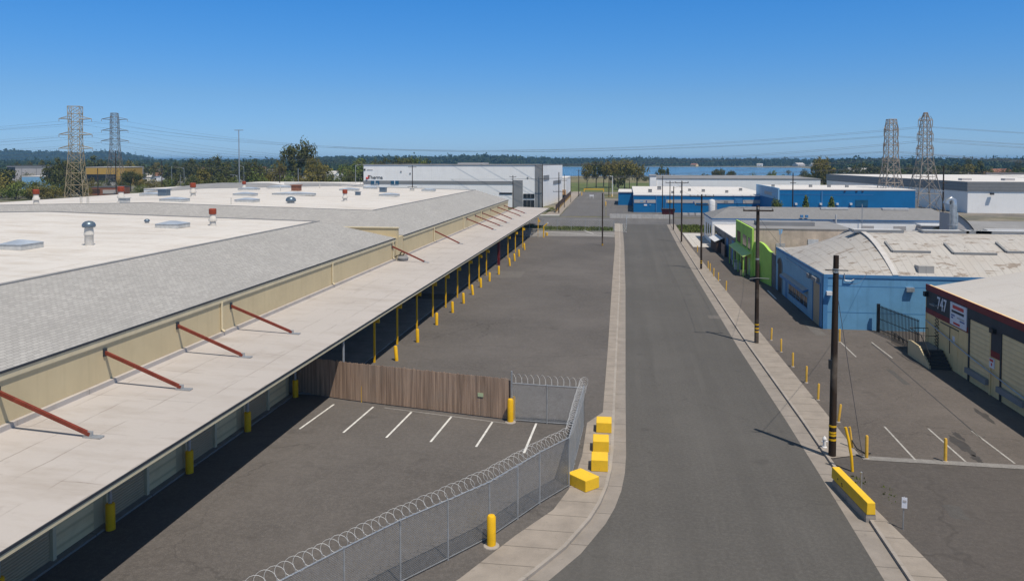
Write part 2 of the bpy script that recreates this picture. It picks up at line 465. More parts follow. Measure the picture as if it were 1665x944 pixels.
# ================================================================== GROUND, STREETS
structure('ground', MB().quad((-9000, -400, -.08), (9000, -400, -.08), (9000, 14000, -.08), (-9000, 14000, -.08)), 'ground')
gut_l = [(-.9, 200), (-.3, 150), (0, 100), (.04, 55), (.08, 43), (.02, 40.5), (-.15, 38.3), (-.45, 36.3), (-.85, 34.6), (-1.8, 31.8), (-3.0, 29.4), (-5.2, 25.2), (-9, 18), (-20, -3)]
gut_r = [(10.35, 200), (9.9, 150), (9.8, 110), (9.85, 70), (10.12, 50), (10.15, 38), (10.1, 25), (10.1, -30)]
def offset(pl, d):                        # positive d moves to -X for a line running towards -Y
    out = []
    for i, p in enumerate(pl):
        a = Vector(pl[max(i - 1, 0)]); b = Vector(pl[min(i + 1, len(pl) - 1)]); t = (b - a).normalized()
        out.append((p[0] + t.y * d, p[1] - t.x * d))
    return out
def strip(mb, a, b, z, zb=None):
    for i in range(len(a) - 1):
        mb.quad((*a[i], z), (*b[i], z), (*b[i + 1], z), (*a[i + 1], z))
    return mb
def curb(mb, a, b, z0, z1):               # raised strip between two lines
    for i in range(len(a) - 1):
        mb.prism([a[i], a[i + 1], b[i + 1], b[i]], z0, z1)
    return mb
def sheet(mb, poly, z):
    mb.quad(*[(p[0], p[1], z) for p in poly]); return mb
def tess(name, poly, z, mat):
    import mathutils.geometry as mg
    pts = [Vector((p[0], p[1], 0)) for p in poly]
    tris = mg.tessellate_polygon([pts]); mb = MB(); mb.v = [(p.x, p.y, z) for p in pts]; mb.f = [tuple(t) for t in tris]
    return structure(name, mb, mat)
tess('road', gut_l + [(-20, -30)] + gut_r[::-1], 0.0, 'road')
ker_l = offset(gut_l, -.70); ker_l2 = offset(gut_l, -.86)
if ker_l[3][0] > gut_l[3][0]:
    ker_l = offset(gut_l, .70); ker_l2 = offset(gut_l, .86)
sgn = -1 if offset(gut_r, -.95)[3][0] > gut_r[3][0] else 1
ker_r = offset(gut_r, sgn * .92); ker_r2 = offset(gut_r, sgn * 1.08)
structure('gutter_street', strip(strip(MB(), gut_l, ker_l, 0.0), gut_r, ker_r, 0.0), 'gutter')
structure('kerb', curb(curb(MB(), ker_l, ker_l2, -.05, .135), ker_r, ker_r2, -.05, .135), 'kerb')
side_l = [(-3.0, 200), (-2.05, 150), (-1.75, 100), (-1.5, 68), (-1.42, 49.8), (-2.33, 47.6), (-2.33, 42.3), (-2.5, 39.9), (-2.75, 37.7), (-3.3, 35.4), (-4.7, 32.7), (-6.35, 29.0), (-8.7, 24.6), (-12.5, 17.2), (-23.5, -4)]
tess('sidewalk', ker_l2 + side_l[::-1], .13, 'walk')
side_r = [(12.4, 200), (12.1, 150), (12.4, 110), (12.75, 71), (12.9, 52), (12.9, 44.6), (11.35, 43.9)]
kr_a = [p for p in ker_r2 if p[1] > 44]
tess('sidewalk', [(kr_a[-1][0], 43.9)] + side_r[::-1] + kr_a, .13, 'walk')
tess('sidewalk', [(11.2, 37.4), (11.65, 37.9), (12.1, 34.6), (12.45, 31.8), (12.8, 25), (13, -30), (11.2, -30)], .13, 'walk')
tess('left_parking_street', side_l[3:-1] + [(-23.5, -6), (-30, -6), (-30, 178), (-2.5, 178), (-2.6, 175), (-2.05, 150), (-1.75, 100)], LZ, 'lot')
tess('worn_parking_street', [(12.4, 200 - 22), (12.1, 150), (12.4, 110), (12.75, 71), (12.9, 52), (12.9, 44.35), (70, 43.6), (70, 178)], LZ, 'lot_right')
tess('driveway_street', [(11.2, 44.6), (12.85, 44.9), (13.0, 44.2), (70, 43.4), (70, -30), (13, -30), (12.8, 25), (12.45, 31.8), (12.1, 34.6), (11.65, 37.9), (11.2, 37.4)], .085, 'apron')
structure('concrete_seam_path', sheet(MB(), [(12.95, 43.95), (70, 43.2), (70, 43.6), (12.95, 44.55)], LZ + .006), 'lotlight')
structure('concrete_apron_path', sheet(MB(), [(-24, 165), (-2.4, 165), (-2.5, 176), (-24, 176)], LZ + .006), 'lotlight')
# cross street, its kerbs, the street beyond
structure('cross_street', sheet(MB(), [(-120, 188), (110, 184), (110, 219), (-120, 226)], -.03), 'far_road')
structure('kerb', MB().prism([(-120, 226), (-19.5, 226.5), (-19.5, 229.5), (-120, 229)], -.06, .12), 'slab')
tess('far_street', [(-19.3, 226), (-5.8, 227), (-8.4, 310), (-11.2, 399), (-22.6, 399), (-20.8, 310)], -.02, 'far_road')
tess('loading_yard_street', [(-5.6, 227), (40, 224), (40, 246), (2, 247), (2, 320), (-8.2, 320)], -.025, 'far_road')
structure('sidewalk', MB().prism([(-24, 231), (-19.6, 231), (-22.8, 399), (-27, 399)], -.06, .10), 'walk')
structure('patio_path', sheet(MB(), [(12.6, 148), (17, 148), (16.4, 176), (12.6, 176)], LZ + .012), 'slab')
# lane marks and bay lines
def mark(name, a, b, w, mat='line', z=LZ + .008):
    a, b = Vector((a[0], a[1])), Vector((b[0], b[1])); d = (b - a).normalized(); n = Vector((-d.y, d.x)) * w / 2
    return structure(name, sheet(MB(), [a + n, b + n, b - n, a - n], z), mat)
for a, b in (((487, 697), (543, 657)), ((558, 703), (607, 661)), ((628, 711), (669, 669.5)), ((700, 718), (734, 677)), ((774, 726), (801, 685)), ((852, 736), (872, 688))):
    mark('road_marking_line', G(*a, LZ), G(*b, LZ), .13)
for a, b in (((1438, 693), (1488, 747)), ((1509, 696), (1570, 750)), ((1580, 700), (1650, 753)), ((1417, 556), (1451, 582)), ((1367, 556), (1392, 580))):
    mark('road_marking_line', G(*a, LZ), G(*b, LZ), .11, 'worn')
mark('road_marking_line', G(1417, 558, LZ), G(1595, 712, LZ), .05, 'darkedge')
for a, b in (((871, 375), (925, 379)), ((925, 379), (1000, 385)), ((948, 374), (965, 380)), ((1160, 455), (1172, 455)), ((1248, 472), (1262, 486))):
    mark('road_marking_line', G(*a, LZ), G(*b, LZ), .22, z=LZ + .014)
mark('road_marking_line', G(625, 662.5, LZ), G(825, 688, LZ), .14, 'lotlight')
# stains
def blot(px, py, rx, ry, z=LZ + .004, seed=1):
    c = G(px, py, z); q = random.Random(seed); n = 22
    pts = []
    for i in range(n):
        t = 2 * math.pi * i / n; r = 1 + q.uniform(-.35, .25); pts.append((c.x + rx * r * math.cos(t), c.y + ry * r * math.sin(t)))
    structure('pavement_stain_surface', sheet(MB(), pts, z), 'oil')
for i, (px, py, rx, ry) in enumerate([(1562, 722, .35, 1.5), (1588, 745, .25, .6), (1600, 675, .25, 1.4), (1558, 708, .2, .8), (1305, 505, .5, 1.2), (545, 545, 1.0, 2.2), (740, 455, .8, 3.0)]):
    blot(px, py, rx, ry, seed=i)
def patch(px0, py0, px1, py1, mat, z, seed):
    q = random.Random(seed); a, b = G(px0, py0, z), G(px1, py1, z); x0, x1, y0, y1 = min(a.x, b.x), max(a.x, b.x), min(a.y, b.y), max(a.y, b.y); pts = []
    for (u0, v0), (u1, v1) in zip(((0, 0), (1, 0), (1, 1), (0, 1)), ((1, 0), (1, 1), (0, 1), (0, 0))):
        for j in range(6): t = j / 6; pts.append((x0 + (x1 - x0) * (u0 + (u1 - u0) * t) + q.uniform(-.06, .06), y0 + (y1 - y0) * (v0 + (v1 - v0) * t) + q.uniform(-.08, .08)))
    structure('asphalt_patch_surface', sheet(MB(), pts, z), mat)
for i, (a, mat, z) in enumerate((((1165, 486, 1205, 497), 'patch_pale', .004), ((1150, 512, 1172, 518), 'patch_pale', .004), 
        ((800, 440, 845, 452), 'patch_pale', LZ + .005), ((1440, 600, 1480, 625), 'patch_dark', LZ + .005), ((1300, 520, 1345, 545), 'patch_pale', LZ + .005), ((1530, 820, 1580, 845), 'patch_dark', .09))):
    patch(*a, mat, z, i)
# water, grass, far ground
tess('water', [tuple(G(*p)[:2]) for p in [(600, 284), (912, 286.5), (960, 285.5), (1040, 287), (1130, 286), (1210, 287.5), (1290, 286), (1330, 283), (1322, 275), (1300, 272.6), (1235, 272.2), (1190, 271.6), (1100, 271.4), (1000, 271), (940, 271.3), (860, 270.9), (600, 270.8)]], .03, 'water')
structure('lawn', sheet(MB(), [(-45, 402), (110, 402), (160, 560), (-80, 560)], -.04), 'grass')
structure('field', sheet(MB(), [(-80, 562), (160, 562), (250, 800), (-110, 760)], -.045), 'drygrass')
structure('lawn', sheet(MB(), [(-30, 179), (-3, 178.3), (-3, 187), (-30, 188)], .03), 'grass')
structure('lawn', sheet(MB(), [(12.4, 178.5), (40, 178.5), (40, 198), (12.6, 198)], .03), 'grass')
def tufts(name, areas, n, h, mat, seed):
    q = random.Random(seed); mb = MB()
    for _ in range(n):
        x0, y0, x1, y1, z = q.choice(areas); x = q.uniform(x0, x1); y = q.uniform(y0, y1); hh = h * q.uniform(.4, 1.3); a = q.uniform(0, 6.28)
        w = hh * .5; dx, dy = math.cos(a) * w, math.sin(a) * w; lx, ly = q.uniform(-.3, .3) * hh, q.uniform(-.3, .3) * hh
        mb.quad((x - dx, y - dy, z), (x + dx, y + dy, z), (x + lx, y + ly, z + hh))
    o = mb.build(name, mat); tag(o, None, None, None, 'stuff'); return o
tufts('verge_grass', [(-29, 179, -3.2, 187, .03), (12.6, 179, 30, 197, .03)], 5000, .45, 'leaf_mid', 3)
tufts('kerbside_weeds', [(12.6, 38.4, 13.2, 40.5, .085), (11.6, 40.6, 12.3, 41.6, .085), (18.2, 108, 18.5, 112, .1), (17, 150, 17.3, 156, .1)], 120, .10, 'leaf_mid', 4)
# the rolling land beyond
def ridge(name, prof, d0, d1, d2, mat, base=-2.0, seed=0):
    # prof: (px, row of its skyline) ; front foot at d0, crest at d1, back foot at d2
    mb = MB(); q = random.Random(seed); rows = []
    n = len(prof)
    for j, (d, s) in enumerate(((d0, 0), (d0 + (d1 - d0) * .35, .42), (d0 + (d1 - d0) * .7, .82), (d1, 1), (d2, .2))):
        row = []
        for px, py in prof:
            crest = HT(GD(px, d1), py)
            p = GD(px, d * (1 + q.uniform(-.012, .012)), base + (crest - base) * s + (q.uniform(-1, 1) if 0 < s < 1 else 0)); row.append(len(mb.v)); mb.v.append(tuple(p))
        rows.append(row)
    for a, b in zip(rows, rows[1:]):
        for i in range(n - 1): mb.f.append((a[i], a[i + 1], b[i + 1], b[i]))
    return structure(name, mb, mat)
def dense(prof, step=12):
    out = []
    for (x0, y0), (x1, y1) in zip(prof, prof[1:]):
        m = max(1, int((x1 - x0) / step))
        out += [(x0 + (x1 - x0) * i / m, y0 + (y1 - y0) * i / m + rnd.uniform(-.3, .3)) for i in range(m)]
    return out + [prof[-1]]
P_left = dense([(-160, 249), (-60, 252), (0, 250.5), (28, 249), (50, 250.5), (90, 251), (120, 253), (150, 252), (175, 251.5), (200, 254), (225, 257.5), (250, 262)])
P_dist = dense([(150, 258), (225, 257.5), (300, 257.2), (380, 258), (520, 259), (640, 259.5), (700, 260)], 30)
P_mid = dense([(500, 262), (540, 259.5), (600, 259.5), (640, 259), (700, 259.5), (740, 258), (790, 257.5), (815, 258.5), (850, 260)])
P_bluff = dense([(790, 259), (815, 257.5), (835, 258.5), (870, 260.5), (905, 261), (960, 261.5), (1010, 261.8), (1040, 260.5), (1080, 262), (1140, 263), (1200, 262.8), (1260, 263), (1310, 263.5), (1350, 264.5)])
P_right = dense([(1335, 264), (1400, 263.5), (1450, 264.5), (1520, 263.5), (1600, 264), (1665, 263.5), (1800, 263)])
P_rdist = dense([(1320, 259.5), (1400, 258), (1460, 258.5), (1560, 260.5), (1700, 262)], 40)
ridge('hill', P_left, 2700, 3300, 4200, 'hill', seed=1)
ridge('distant_hill', P_dist, 7500, 9500, 12000, 'hill', seed=2)
ridge('hill', P_mid, 1700, 2300, 3000, 'hill', seed=3)
ridge('hill', P_bluff, 1980, 2350, 3000, 'hill', seed=4)
ridge('hill', P_right, 1300, 1700, 2400, 'hill', seed=5)
ridge('distant_hill', P_rdist, 8000, 9800, 12000, 'hill', seed=6)
# far woods: one mass nobody could count
def woods(name, prof, d0, d1, n, size, mat, seed, tall=1.0):
    q = random.Random(seed); mb = MB(); xs = [p[0] for p in prof]
    def row_at(px):
        for (x0, y0), (x1, y1) in zip(prof, prof[1:]):
            if x0 <= px <= x1: return y0 + (y1 - y0) * (px - x0) / max(1e-6, x1 - x0)
        return prof[-1][1]
    for _ in range(n):
        px = q.uniform(xs[0], xs[-1]); t = q.random() ** .6; d = d0 + (d1 - d0) * t
        crest = HT(GD(px, d1), row_at(px)); zb = -2 + (crest + 2) * (.42 * t / .35 if t < .35 else .42 + .4 * (t - .35) / .35 if t < .7 else .82 + .18 * (t - .7) / .3)
        c = GD(px, d); hgt = size * q.uniform(.6, 1.5) * tall; w = size * q.uniform(.45, .9)
        if q.random() < .06: hgt *= 1.6; w *= .6
        for _j in range(16):
            u, v2, ww = q.gauss(0, .45), q.gauss(0, .45), q.random()
            x, y, z = c.x + u * w, c.y + v2 * w, zb + hgt * (.15 + .85 * ww) * (1 - .35 * min(1, u * u + v2 * v2)) - size * .35
            s = w * q.uniform(.22, .5); a = q.uniform(0, 6.28); tl = q.uniform(-.6, .6)
            dx, dy = math.cos(a) * s, math.sin(a) * s
            mb.quad((x - dx, y - dy, z - s * .7), (x + dx, y + dy, z - s * .6 + tl * s * .4), (x + dx * .6, y + dy * .6 - s * .3, z + s * .8), (x - dx * .7, y - dy * .7 + tl * s, z + s * .7))
    o = mb.build(name, mat); return tag(o, None, None, None, 'stuff')
woods('wooded_hill_foliage', P_left, 2700, 3300, 1700, 16, 'leaf_far', 11)
woods('wooded_hill_foliage', P_mid, 1500, 2300, 1500, 11, 'leaf_far', 12)
woods('wooded_shore_foliage', P_bluff, 1985, 2350, 2600, 10, 'leaf_far', 13)
woods('far_treeline_foliage', P_right, 760, 1700, 2400, 9, 'leaf_far', 14)
woods('far_treeline_foliage', dense([(-120, 266.5), (100, 266), (240, 266.5), (400, 266), (590, 265)]), 720, 1700, 3400, 9, 'leaf_far', 15)
# ================================================================== LEFT WAREHOUSES
XE, ZE, XR, ZR = -26.95, 7.3, -33.1, 9.8
XM, ZM = -66.0, 10.55                                                    # the white roofs fall gently from a crown
def warehouse(name, label, y0, y1, hip0, hip1, loc):
    w = thing(name, label, 'warehouse', loc)
    MB().box(-27, y0, 0, -104, y1, 6.95).build('wall', 'cream', w)
    r = MB(); r2 = MB(); f = MB()
    ya, yb = y0 - .3, y1 + .3                                         # eaves
    ra, rb = (y0 + 6.5 if hip0 else ya), (y1 - 7.5 if hip1 else yb)   # crest ends
    XL = -104.4; XLr = -98
    r.quad((XE, ya, ZE), (XE, yb, ZE), (XR, rb, ZR), (XR, ra, ZR)).build('hip_roof', 'shingle', w)
    for yy, rr in ((yb, rb), (ya, ra)):
        r2.quad((XE, yy, ZE), (XM, yy, ZE), (XM, rr, ZM), (XR, rr, ZR)).quad((XM, yy, ZE), (XL, yy, ZE), (XLr, rr, ZR), (XM, rr, ZM))
    r2.quad((XL, yb, ZE), (XL, ya, ZE), (XLr, ra, ZR), (XLr, rb, ZR))
    r2.build('hip_end_roof', 'shingle_end', w)
    f.quad((XR - .25, ra + .2, ZR - .03), (XR - .25, rb - .2, ZR - .03), (XM, rb - .2, ZM - .03), (XM, ra + .2, ZM - .03))
    f.quad((XM, ra + .2, ZM - .03), (XM, rb - .2, ZM - .03), (XLr, rb - .2, ZR - .03), (XLr, ra + .2, ZR - .03))
    f.build('flat_roof', 'flat', w)
    cap = MB(); cap.beam((XR - .12, ra, ZR), (XR - .12, rb, ZR), .34, .12)
    for rr in (ra + .14, rb - .14): cap.beam((XR - .3, rr, ZR), (XM, rr, ZM), .3, .12); cap.beam((XM, rr, ZM), (XLr, rr, ZR), .3, .12)
    cap.build('ridge_cap_trim', 'greyroof2', w)
    MB().box(XE - .02, ya, 6.88, XE + .04, yb, 7.195).build('fascia', 'creamtrim', w)
    MB().box(XE - .05, ya, 7.2, XE + .08, yb, 7.3).build('gutter', 'darkedge', w)
    MB().box(-27.0, y0, 6.8, XE - .02, y1, 6.88).build('soffit', 'creamtrim', w)
    MB().box(-26.995, y0, 4.66, -26.78, y1, 4.92).build('flashing', 'canopyroof', w)
    return w
wa = warehouse('near_warehouse', 'long cream warehouse with grey shingle hips and white flat roof beside the fenced car park', -12, 87.3, False, True, (-60, 40, 0))
wb = warehouse('far_warehouse', 'second cream warehouse beyond the stepped firewall with a speckled grey shingled end', 91.2, 175.5, True, True, (-60, 130, 0))
# firewall between them
MB().prism([(-26.95, 88.6), (-26.95, 89.0), (-34, 89.0), (-34, 88.6)], 0, 8.35).build('firewall', 'cream', wb)
MB().box(-26.85, 88.5, 8.35, -34.1, 89.1, 8.45).build('firewall_coping', 'creamtrim', wb)
MB().box(-27, 87.4, 0, -104, 91.1, 7.25).build('link_wall', 'cream', wb)
# downpipes
for px, py in ((361, 520), (541, 447), (639, 415), (645, 412), (706, 385), (754, 362), (783, 350)):
    p = GX(px, py, -26.9); w = wa if p.y < 88 else wb
    b = MB(); b.tube([(-26.88, p.y, 6.95), (-26.89, p.y, 6.8), (-26.9, p.y, 6.6), (-26.9, p.y, 5.1), (-26.7, p.y, 4.95)], .075, 6)
    b.build('downpipe', 'creamtrim', w)
# dock front under the canopy
MB().box(-26.99, -11, 0, -23.15, 50.2, 4.1).build('dock_wall', 'cream', wa)
MB().box(-26.99, 50.5, 0, -25.2, 87.2, 4.1).build('dock_wall', 'cream', wa)
MB().box(-26.99, 91.3, 0, -25.2, 175.4, 4.1).build('dock_wall', 'cream', wb)
MB().box(-23.15, -11, 0, -22.78, 50.2, .2).build('dock_ledge', 'dock', wa)
MB().box(-25.2, 50.6, 0, -20.75, 87.2, .22).build('dock_platform', 'dock', wa)
MB().box(-25.2, 91.3, 0, -20.75, 160, .22).build('dock_platform', 'dock', wb)
cy = [18.3, 24.5, 30.66, 36.92, 43.2, 50.0]
cy = [5.7, 12.0] + cy
for y0, y1 in zip(cy, cy[1:]):
    L = y1 - y0
    d = MB().box(-23.15, y0 + .45, .24, -23.08, y0 + L * .50, 3.45).build('roller_door', 'shutter', wa)
    MB().box(-23.16, y0 + .30, .2, -23.0, y0 + .43, 3.6).build('door_jamb', 'creamtrim', d)
    d2 = MB().box(-23.15, y0 + L * .56, .24, -23.09, y0 + L * .93, 3.45).build('panel_door', 'panel_door', wa)
    MB().box(-23.16, y0 + L * .515, .2, -22.98, y0 + L * .545, 3.6).build('door_jamb', 'creamtrim', d2)
    MB().box(-23.16, y0 + .3, 3.5, -23.02, y0 + L * .95, 3.62).build('door_lintel', 'creamtrim', wa)
y = 53.0; i = 0
while y < 172:
    if not (84 < y < 92):
        w = wa if y < 88 else wb
        MB().box(-25.2, y, .3, -25.12, y + 3.4, 3.6).build('roller_door', 'shutter' if i % 3 else 'panel_door', w)
        if i % 2 == 0: MB().box(-25.2, y + 3.7, 1.4, -25.0, y + 4.25, 2.6).build('wall_panel', 'palegrey', w)
    y += 6.2; i += 1
# ------------------------------------------------------------------ canopy with its posts and tie struts
ca = thing('dock_canopy', 'long pale flat canopy hung along the cream warehouses on red struts and yellow posts', 'canopy', (-22, 80, 0))
XC = -18.98
b = MB(); pr = [(-27.0, 4.68), (XC, 4.45), (XC, 4.30), (-27.0, 4.5)]
i0 = len(b.v); b.v += [(x, -12, z) for x, z in pr] + [(x, 192, z) for x, z in pr]
b.f += [(0, 1, 2, 3), (7, 6, 5, 4), (0, 4, 5, 1), (1, 5, 6, 2), (2, 6, 7, 3), (3, 7, 4, 0)]
b.build('slab', 'canopyroof', ca)
MB().box(XC, -12, 4.37, XC + .05, 192, 4.47).build('drip_edge', 'darkedge', ca)
MB().box(XC - .02, -12, 4.2, XC + .03, 192, 4.365).build('fascia_board', 'creamtrim', ca)
MB().box(XC - .36, -12, 4.12, XC - .2, 192, 4.295).build('edge_beam', 'creamtrim', ca)
for y in range(6, 190, 6):
    MB().beam((-26.9, y + .3, 4.38), (XC - .36, y + .3, 4.17), .14, .26).build('joist', 'creamtrim', ca)
for y in cy:
    c = MB().tube([(-22.6, y, .05), (-22.6, y, 4.3)], .085, 8).build('column', 'steel', ca)
    MB().tube([(-22.6, y, .05), (-22.6, y, 1.24), (-22.6, y, 1.29)], [.20, .20, .15], 14).build('yellow_sleeve', 'yellow', c, True)
MB().tube([(-19.12, 50.05, .05), (-19.12, 50.05, 4.14)], .085, 8).build('column', 'steel', ca)
for px, py in ((609, 588), (646, 559), (678, 534), (704, 514), (725, 499), (744, 483), (763, 469), (779, 457), (791, 447), (826, 419), (838, 410), (850, 402), (875, 385)):
    p = G(px, py, .15); c = MB().box(p.x - .07, p.y - .07, .1, p.x + .07, p.y + .07, 4.22).build('yellow_column', 'yellow', ca)
    MB().box(p.x + .07, p.y - .06, 3.35, p.x + .42, p.y + .08, 3.75).build('bracket', 'yellow', c)
p = G(811, 430, .15); MB().box(p.x - .18, p.y - .25, .1, p.x + .18, p.y + .25, 4.2).build('red_column', 'darkred', ca)
struts = [((-12, 623), (147, 708)), ((152, 565), (295, 631)), ((270, 522), (395, 579)), ((365, 490), (475, 541)), ((642, 406), (690, 426)), ((711, 382), (747, 396)),
          ((753, 354), (802, 373)), ((767, 349.5), (813, 367)), ((783, 346), (824, 362)), ((792, 341), (832, 356)), ((806, 337), (846, 351)), ((815, 334), (853, 346.5))]
def zc(x): return 4.45 + .23 * (XC - x) / (XC + 27)
for t, f in struts:
    q = G(*f, 4.62); q.z = zc(q.x) + .12
    yy = min(max(q.y, 0), 175); top = Vector((-27.02, q.y - .3 if q.y < 172 else 172 + (q.y - 172) * .1, 6.45 if q.y < 170 else 6.3))
    s = MB().beam(top, q, .13, .17).build('strut', 'rust', ca)
    pl = MB().box(q.x - .28, q.y - .16, zc(q.x), q.x + .55, q.y + .16, zc(q.x) + .06); pl.box(q.x - .14, q.y - .06, zc(q.x) + .06, q.x + .1, q.y + .06, zc(q.x) + .26)
    pl.build('foot_plate', 'steel', s)
    MB().box(-27.0, top.y - .13, top.z - .22, -26.93, top.y + .13, top.z + .2).build('wall_plate', 'darkedge', s)
# small unit lying on the canopy
p = G(655, 423, 4.66); u = thing('duct_unit', 'small grey unit with a curled hose on the canopy below the firewall', 'duct unit', (p.x, p.y, zc(p.x)))
MB().lathe(p.x, p.y, [(.05, 4.66), (.62, 4.7), (.68, 4.95), (.55, 5.15), (.1, 5.2)], 16).build('body', 'greyroof2', u, True)
MB().tube([(p.x - .35, p.y, 5.1), (p.x - .3, p.y, 5.5), (p.x, p.y, 5.7), (p.x + .2, p.y, 5.5), (p.x + .05, p.y, 5.25), (p.x - .5, p.y, 5.25), (p.x - .95, p.y, 5.05)], .07, 6).build('hose', 'darksteel', u, True)
MB().lathe(p.x - 1.15, p.y, [(.22, 4.7), (.22, 5.2), (.1, 5.3)], 12).build('canister', 'duct', u, True)
# ------------------------------------------------------------------ roof furniture
def zroof(x): return ZR + (ZM - ZR) * max(0.0, 1 - abs(x - XM) / (abs(XM - XR) if x > XM else 32.0))
def GR(px, py):
    z = ZR
    for _ in range(12): c = G(px, py, z); z = zroof(c.x)
    return Vector((c.x, c.y, z))
def near(px, py): return wa if GR(px, py).y < 82 else wb
def skylight(px, py, wx, wy):
    c = GR(px, py); w = near(px, py); z = c.z - .04
    s = MB().box(c.x - wx / 2, c.y - wy / 2, z, c.x + wx / 2, c.y + wy / 2, z + .40).build('skylight', 'skyframe', w)
    g = MB(); x0, x1, y0, y1 = c.x - wx / 2 - .05, c.x + wx / 2 + .05, c.y - wy / 2 - .05, c.y + wy / 2 + .05
    i = len(g.v); g.v += [(x0, y0, z + .40), (x1, y0, z + .40), (x1, y1, z + .40), (x0, y1, z + .40), (x0 + wx * .4, (y0 + y1) / 2, z + .66), (x1 - wx * .4, (y0 + y1) / 2, z + .66)]
    g.f += [(0, 1, 5, 4), (1, 2, 5), (2, 3, 4, 5), (3, 0, 4), (3, 2, 1, 0)]
    g.build('dome_glass', 'skylight', s)
for a in ((34, 403, 1.9, 2.2), (281, 369, 2.3, 2.2), (247, 318, 3.6, 2.0), (284, 327, 3.6, 2.0), (405, 309, 3.8, 2.2), (399, 318, 3.4, 2.2), (402, 328, 2.9, 2.2), (568, 310, 3.6, 2.0),
          (602, 307, 2.6, 2.0), (633, 319, 3.2, 2.2), (697, 311, 2.6, 2.0), (455, 306, 5.4, 1.5), (478, 317.5, 7.5, 1.4)):
    skylight(*a)
def redcap(px, py, s=1.0, label='short cream roof pipe with a rusty red cap'):
    c = GR(px, py); w = near(px, py); z = c.z - .04
    v = MB().lathe(c.x, c.y, [(.26 * s, z), (.24 * s, z + .35 * s), (.34 * s, z + .4 * s), (.34 * s, z + .55 * s), (.26 * s, z + .65 * s), (.22 * s, z + .95 * s)], 14).build('roof_vent', 'ventwhite', w, True)
    v['label'] = label
    MB().lathe(c.x, c.y, [(.28 * s, z + .95 * s), (.30 * s, z + 1.0 * s), (.30 * s, z + 1.38 * s), (.25 * s, z + 1.42 * s)], 14).build('red_cap', 'ventred', v, True)
for px, py, s in ((346, 366, 1.2), (59, 331, 1.5), (197, 328, 1.6), (314, 319, 1.6), (561, 327, 1.3), (397, 309, 1.3)):
    redcap(px, py, s)
def domevent(px, py, s, tall):
    c = GR(px, py); w = near(px, py); z = c.z - .04
    v = MB().lathe(c.x, c.y, [(.36 * s, z), (.36 * s, z + tall * .55), (.42 * s, z + tall * .6), (.38 * s, z + tall * .75), (.34 * s, z + tall)], 16).build('roof_vent', 'ventwhite', w, True)
    v['label'] = 'cream roof ventilator with a blue-grey dome'
    zz = z + tall
    MB().lathe(c.x, c.y, [(.5 * s, zz), (.55 * s, zz + .08 * s), (.55 * s, zz + .22 * s), (.46 * s, zz + .4 * s), (.28 * s, zz + .52 * s), (.05, zz + .56 * s)], 18).build('dome', 'ventblue', v, True)
domevent(145, 398, .88, 1.4); domevent(473, 330, 1.35, .25); domevent(239, 362, .5, .15)
def hood(px, py, s, mat, label):
    c = GR(px, py); w = near(px, py); z = c.z - .04
    v = MB().box(c.x - .5 * s, c.y - .5 * s, z, c.x + .5 * s, c.y + .5 * s, z + .7 * s).build('roof_vent', mat, w, False, .04); v['label'] = label
    MB().prism([(c.x - .6 * s, c.y - .6 * s), (c.x + .6 * s, c.y - .6 * s), (c.x + .6 * s, c.y + .6 * s), (c.x - .6 * s, c.y + .6 * s)], z + .7 * s, z + .8 * s).build('hood', mat, v)
hood(267, 318, 1.5, 'ventblue', 'blue-grey box vent'); hood(623, 312, 1.2, 'ventblue', 'small blue-grey box vent'); hood(582, 317, .8, 'ventblue', 'tiny dark box vent')
hood(482, 310, 1.5, 'redroof', 'rusty box vent'); hood(203, 330, 1.0, 'skyframe', 'grey box vent'); hood(670, 310, .8, 'ventwhite', 'cream box vent')
for px, py in ((132, 330), (143, 330), (456, 311), (376, 332), (586, 303), (520, 306), (613, 304)):
    c = GR(px, py); w = near(px, py)
    MB().tube([(c.x, c.y, c.z - .04), (c.x, c.y, c.z + .9)], .16 if px < 200 else .08, 8).build('roof_pipe', 'ventwhite', w)
# ------------------------------------------------------------------ bollards of the dock yard
def bollard(name, label, p, h, r, mat, group=None, lean=(0, 0), foot=True):
    o = thing(name, label, 'bollard', p, group)
    a = Vector(p); t = a + Vector((lean[0], lean[1], h))
    MB().tube([a - Vector((0, 0, .05)), a + (t - a) * .93, a + (t - a) * .985, t], [r, r, r * .75, r * .25], 14).build('shaft', mat, o, True)
    if foot: MB().lathe(a.x, a.y, [(r * 1.9, a.z - .02), (r * 1.8, a.z + .03), (r * 1.1, a.z + .06)], 12).build('footing', 'kerb', o)
    return o
for i, (px, py) in enumerate([(645, 586), (679, 556), (710, 528), (736, 508), (754, 493), (769, 479), (782, 467), (796, 457), (811, 446), (829, 432), (837, 424), (844, 417), (853, 406)]):
    bollard('dock_bollard', f'{ORD[i]} yellow bollard from the wooden fence along the canopy shade', G(px, py, LZ), 1.22, .15, 'yellow', 'yellow bollards along the dock canopy', (rnd.uniform(-.14, .02), rnd.uniform(-.05, .05)), False)
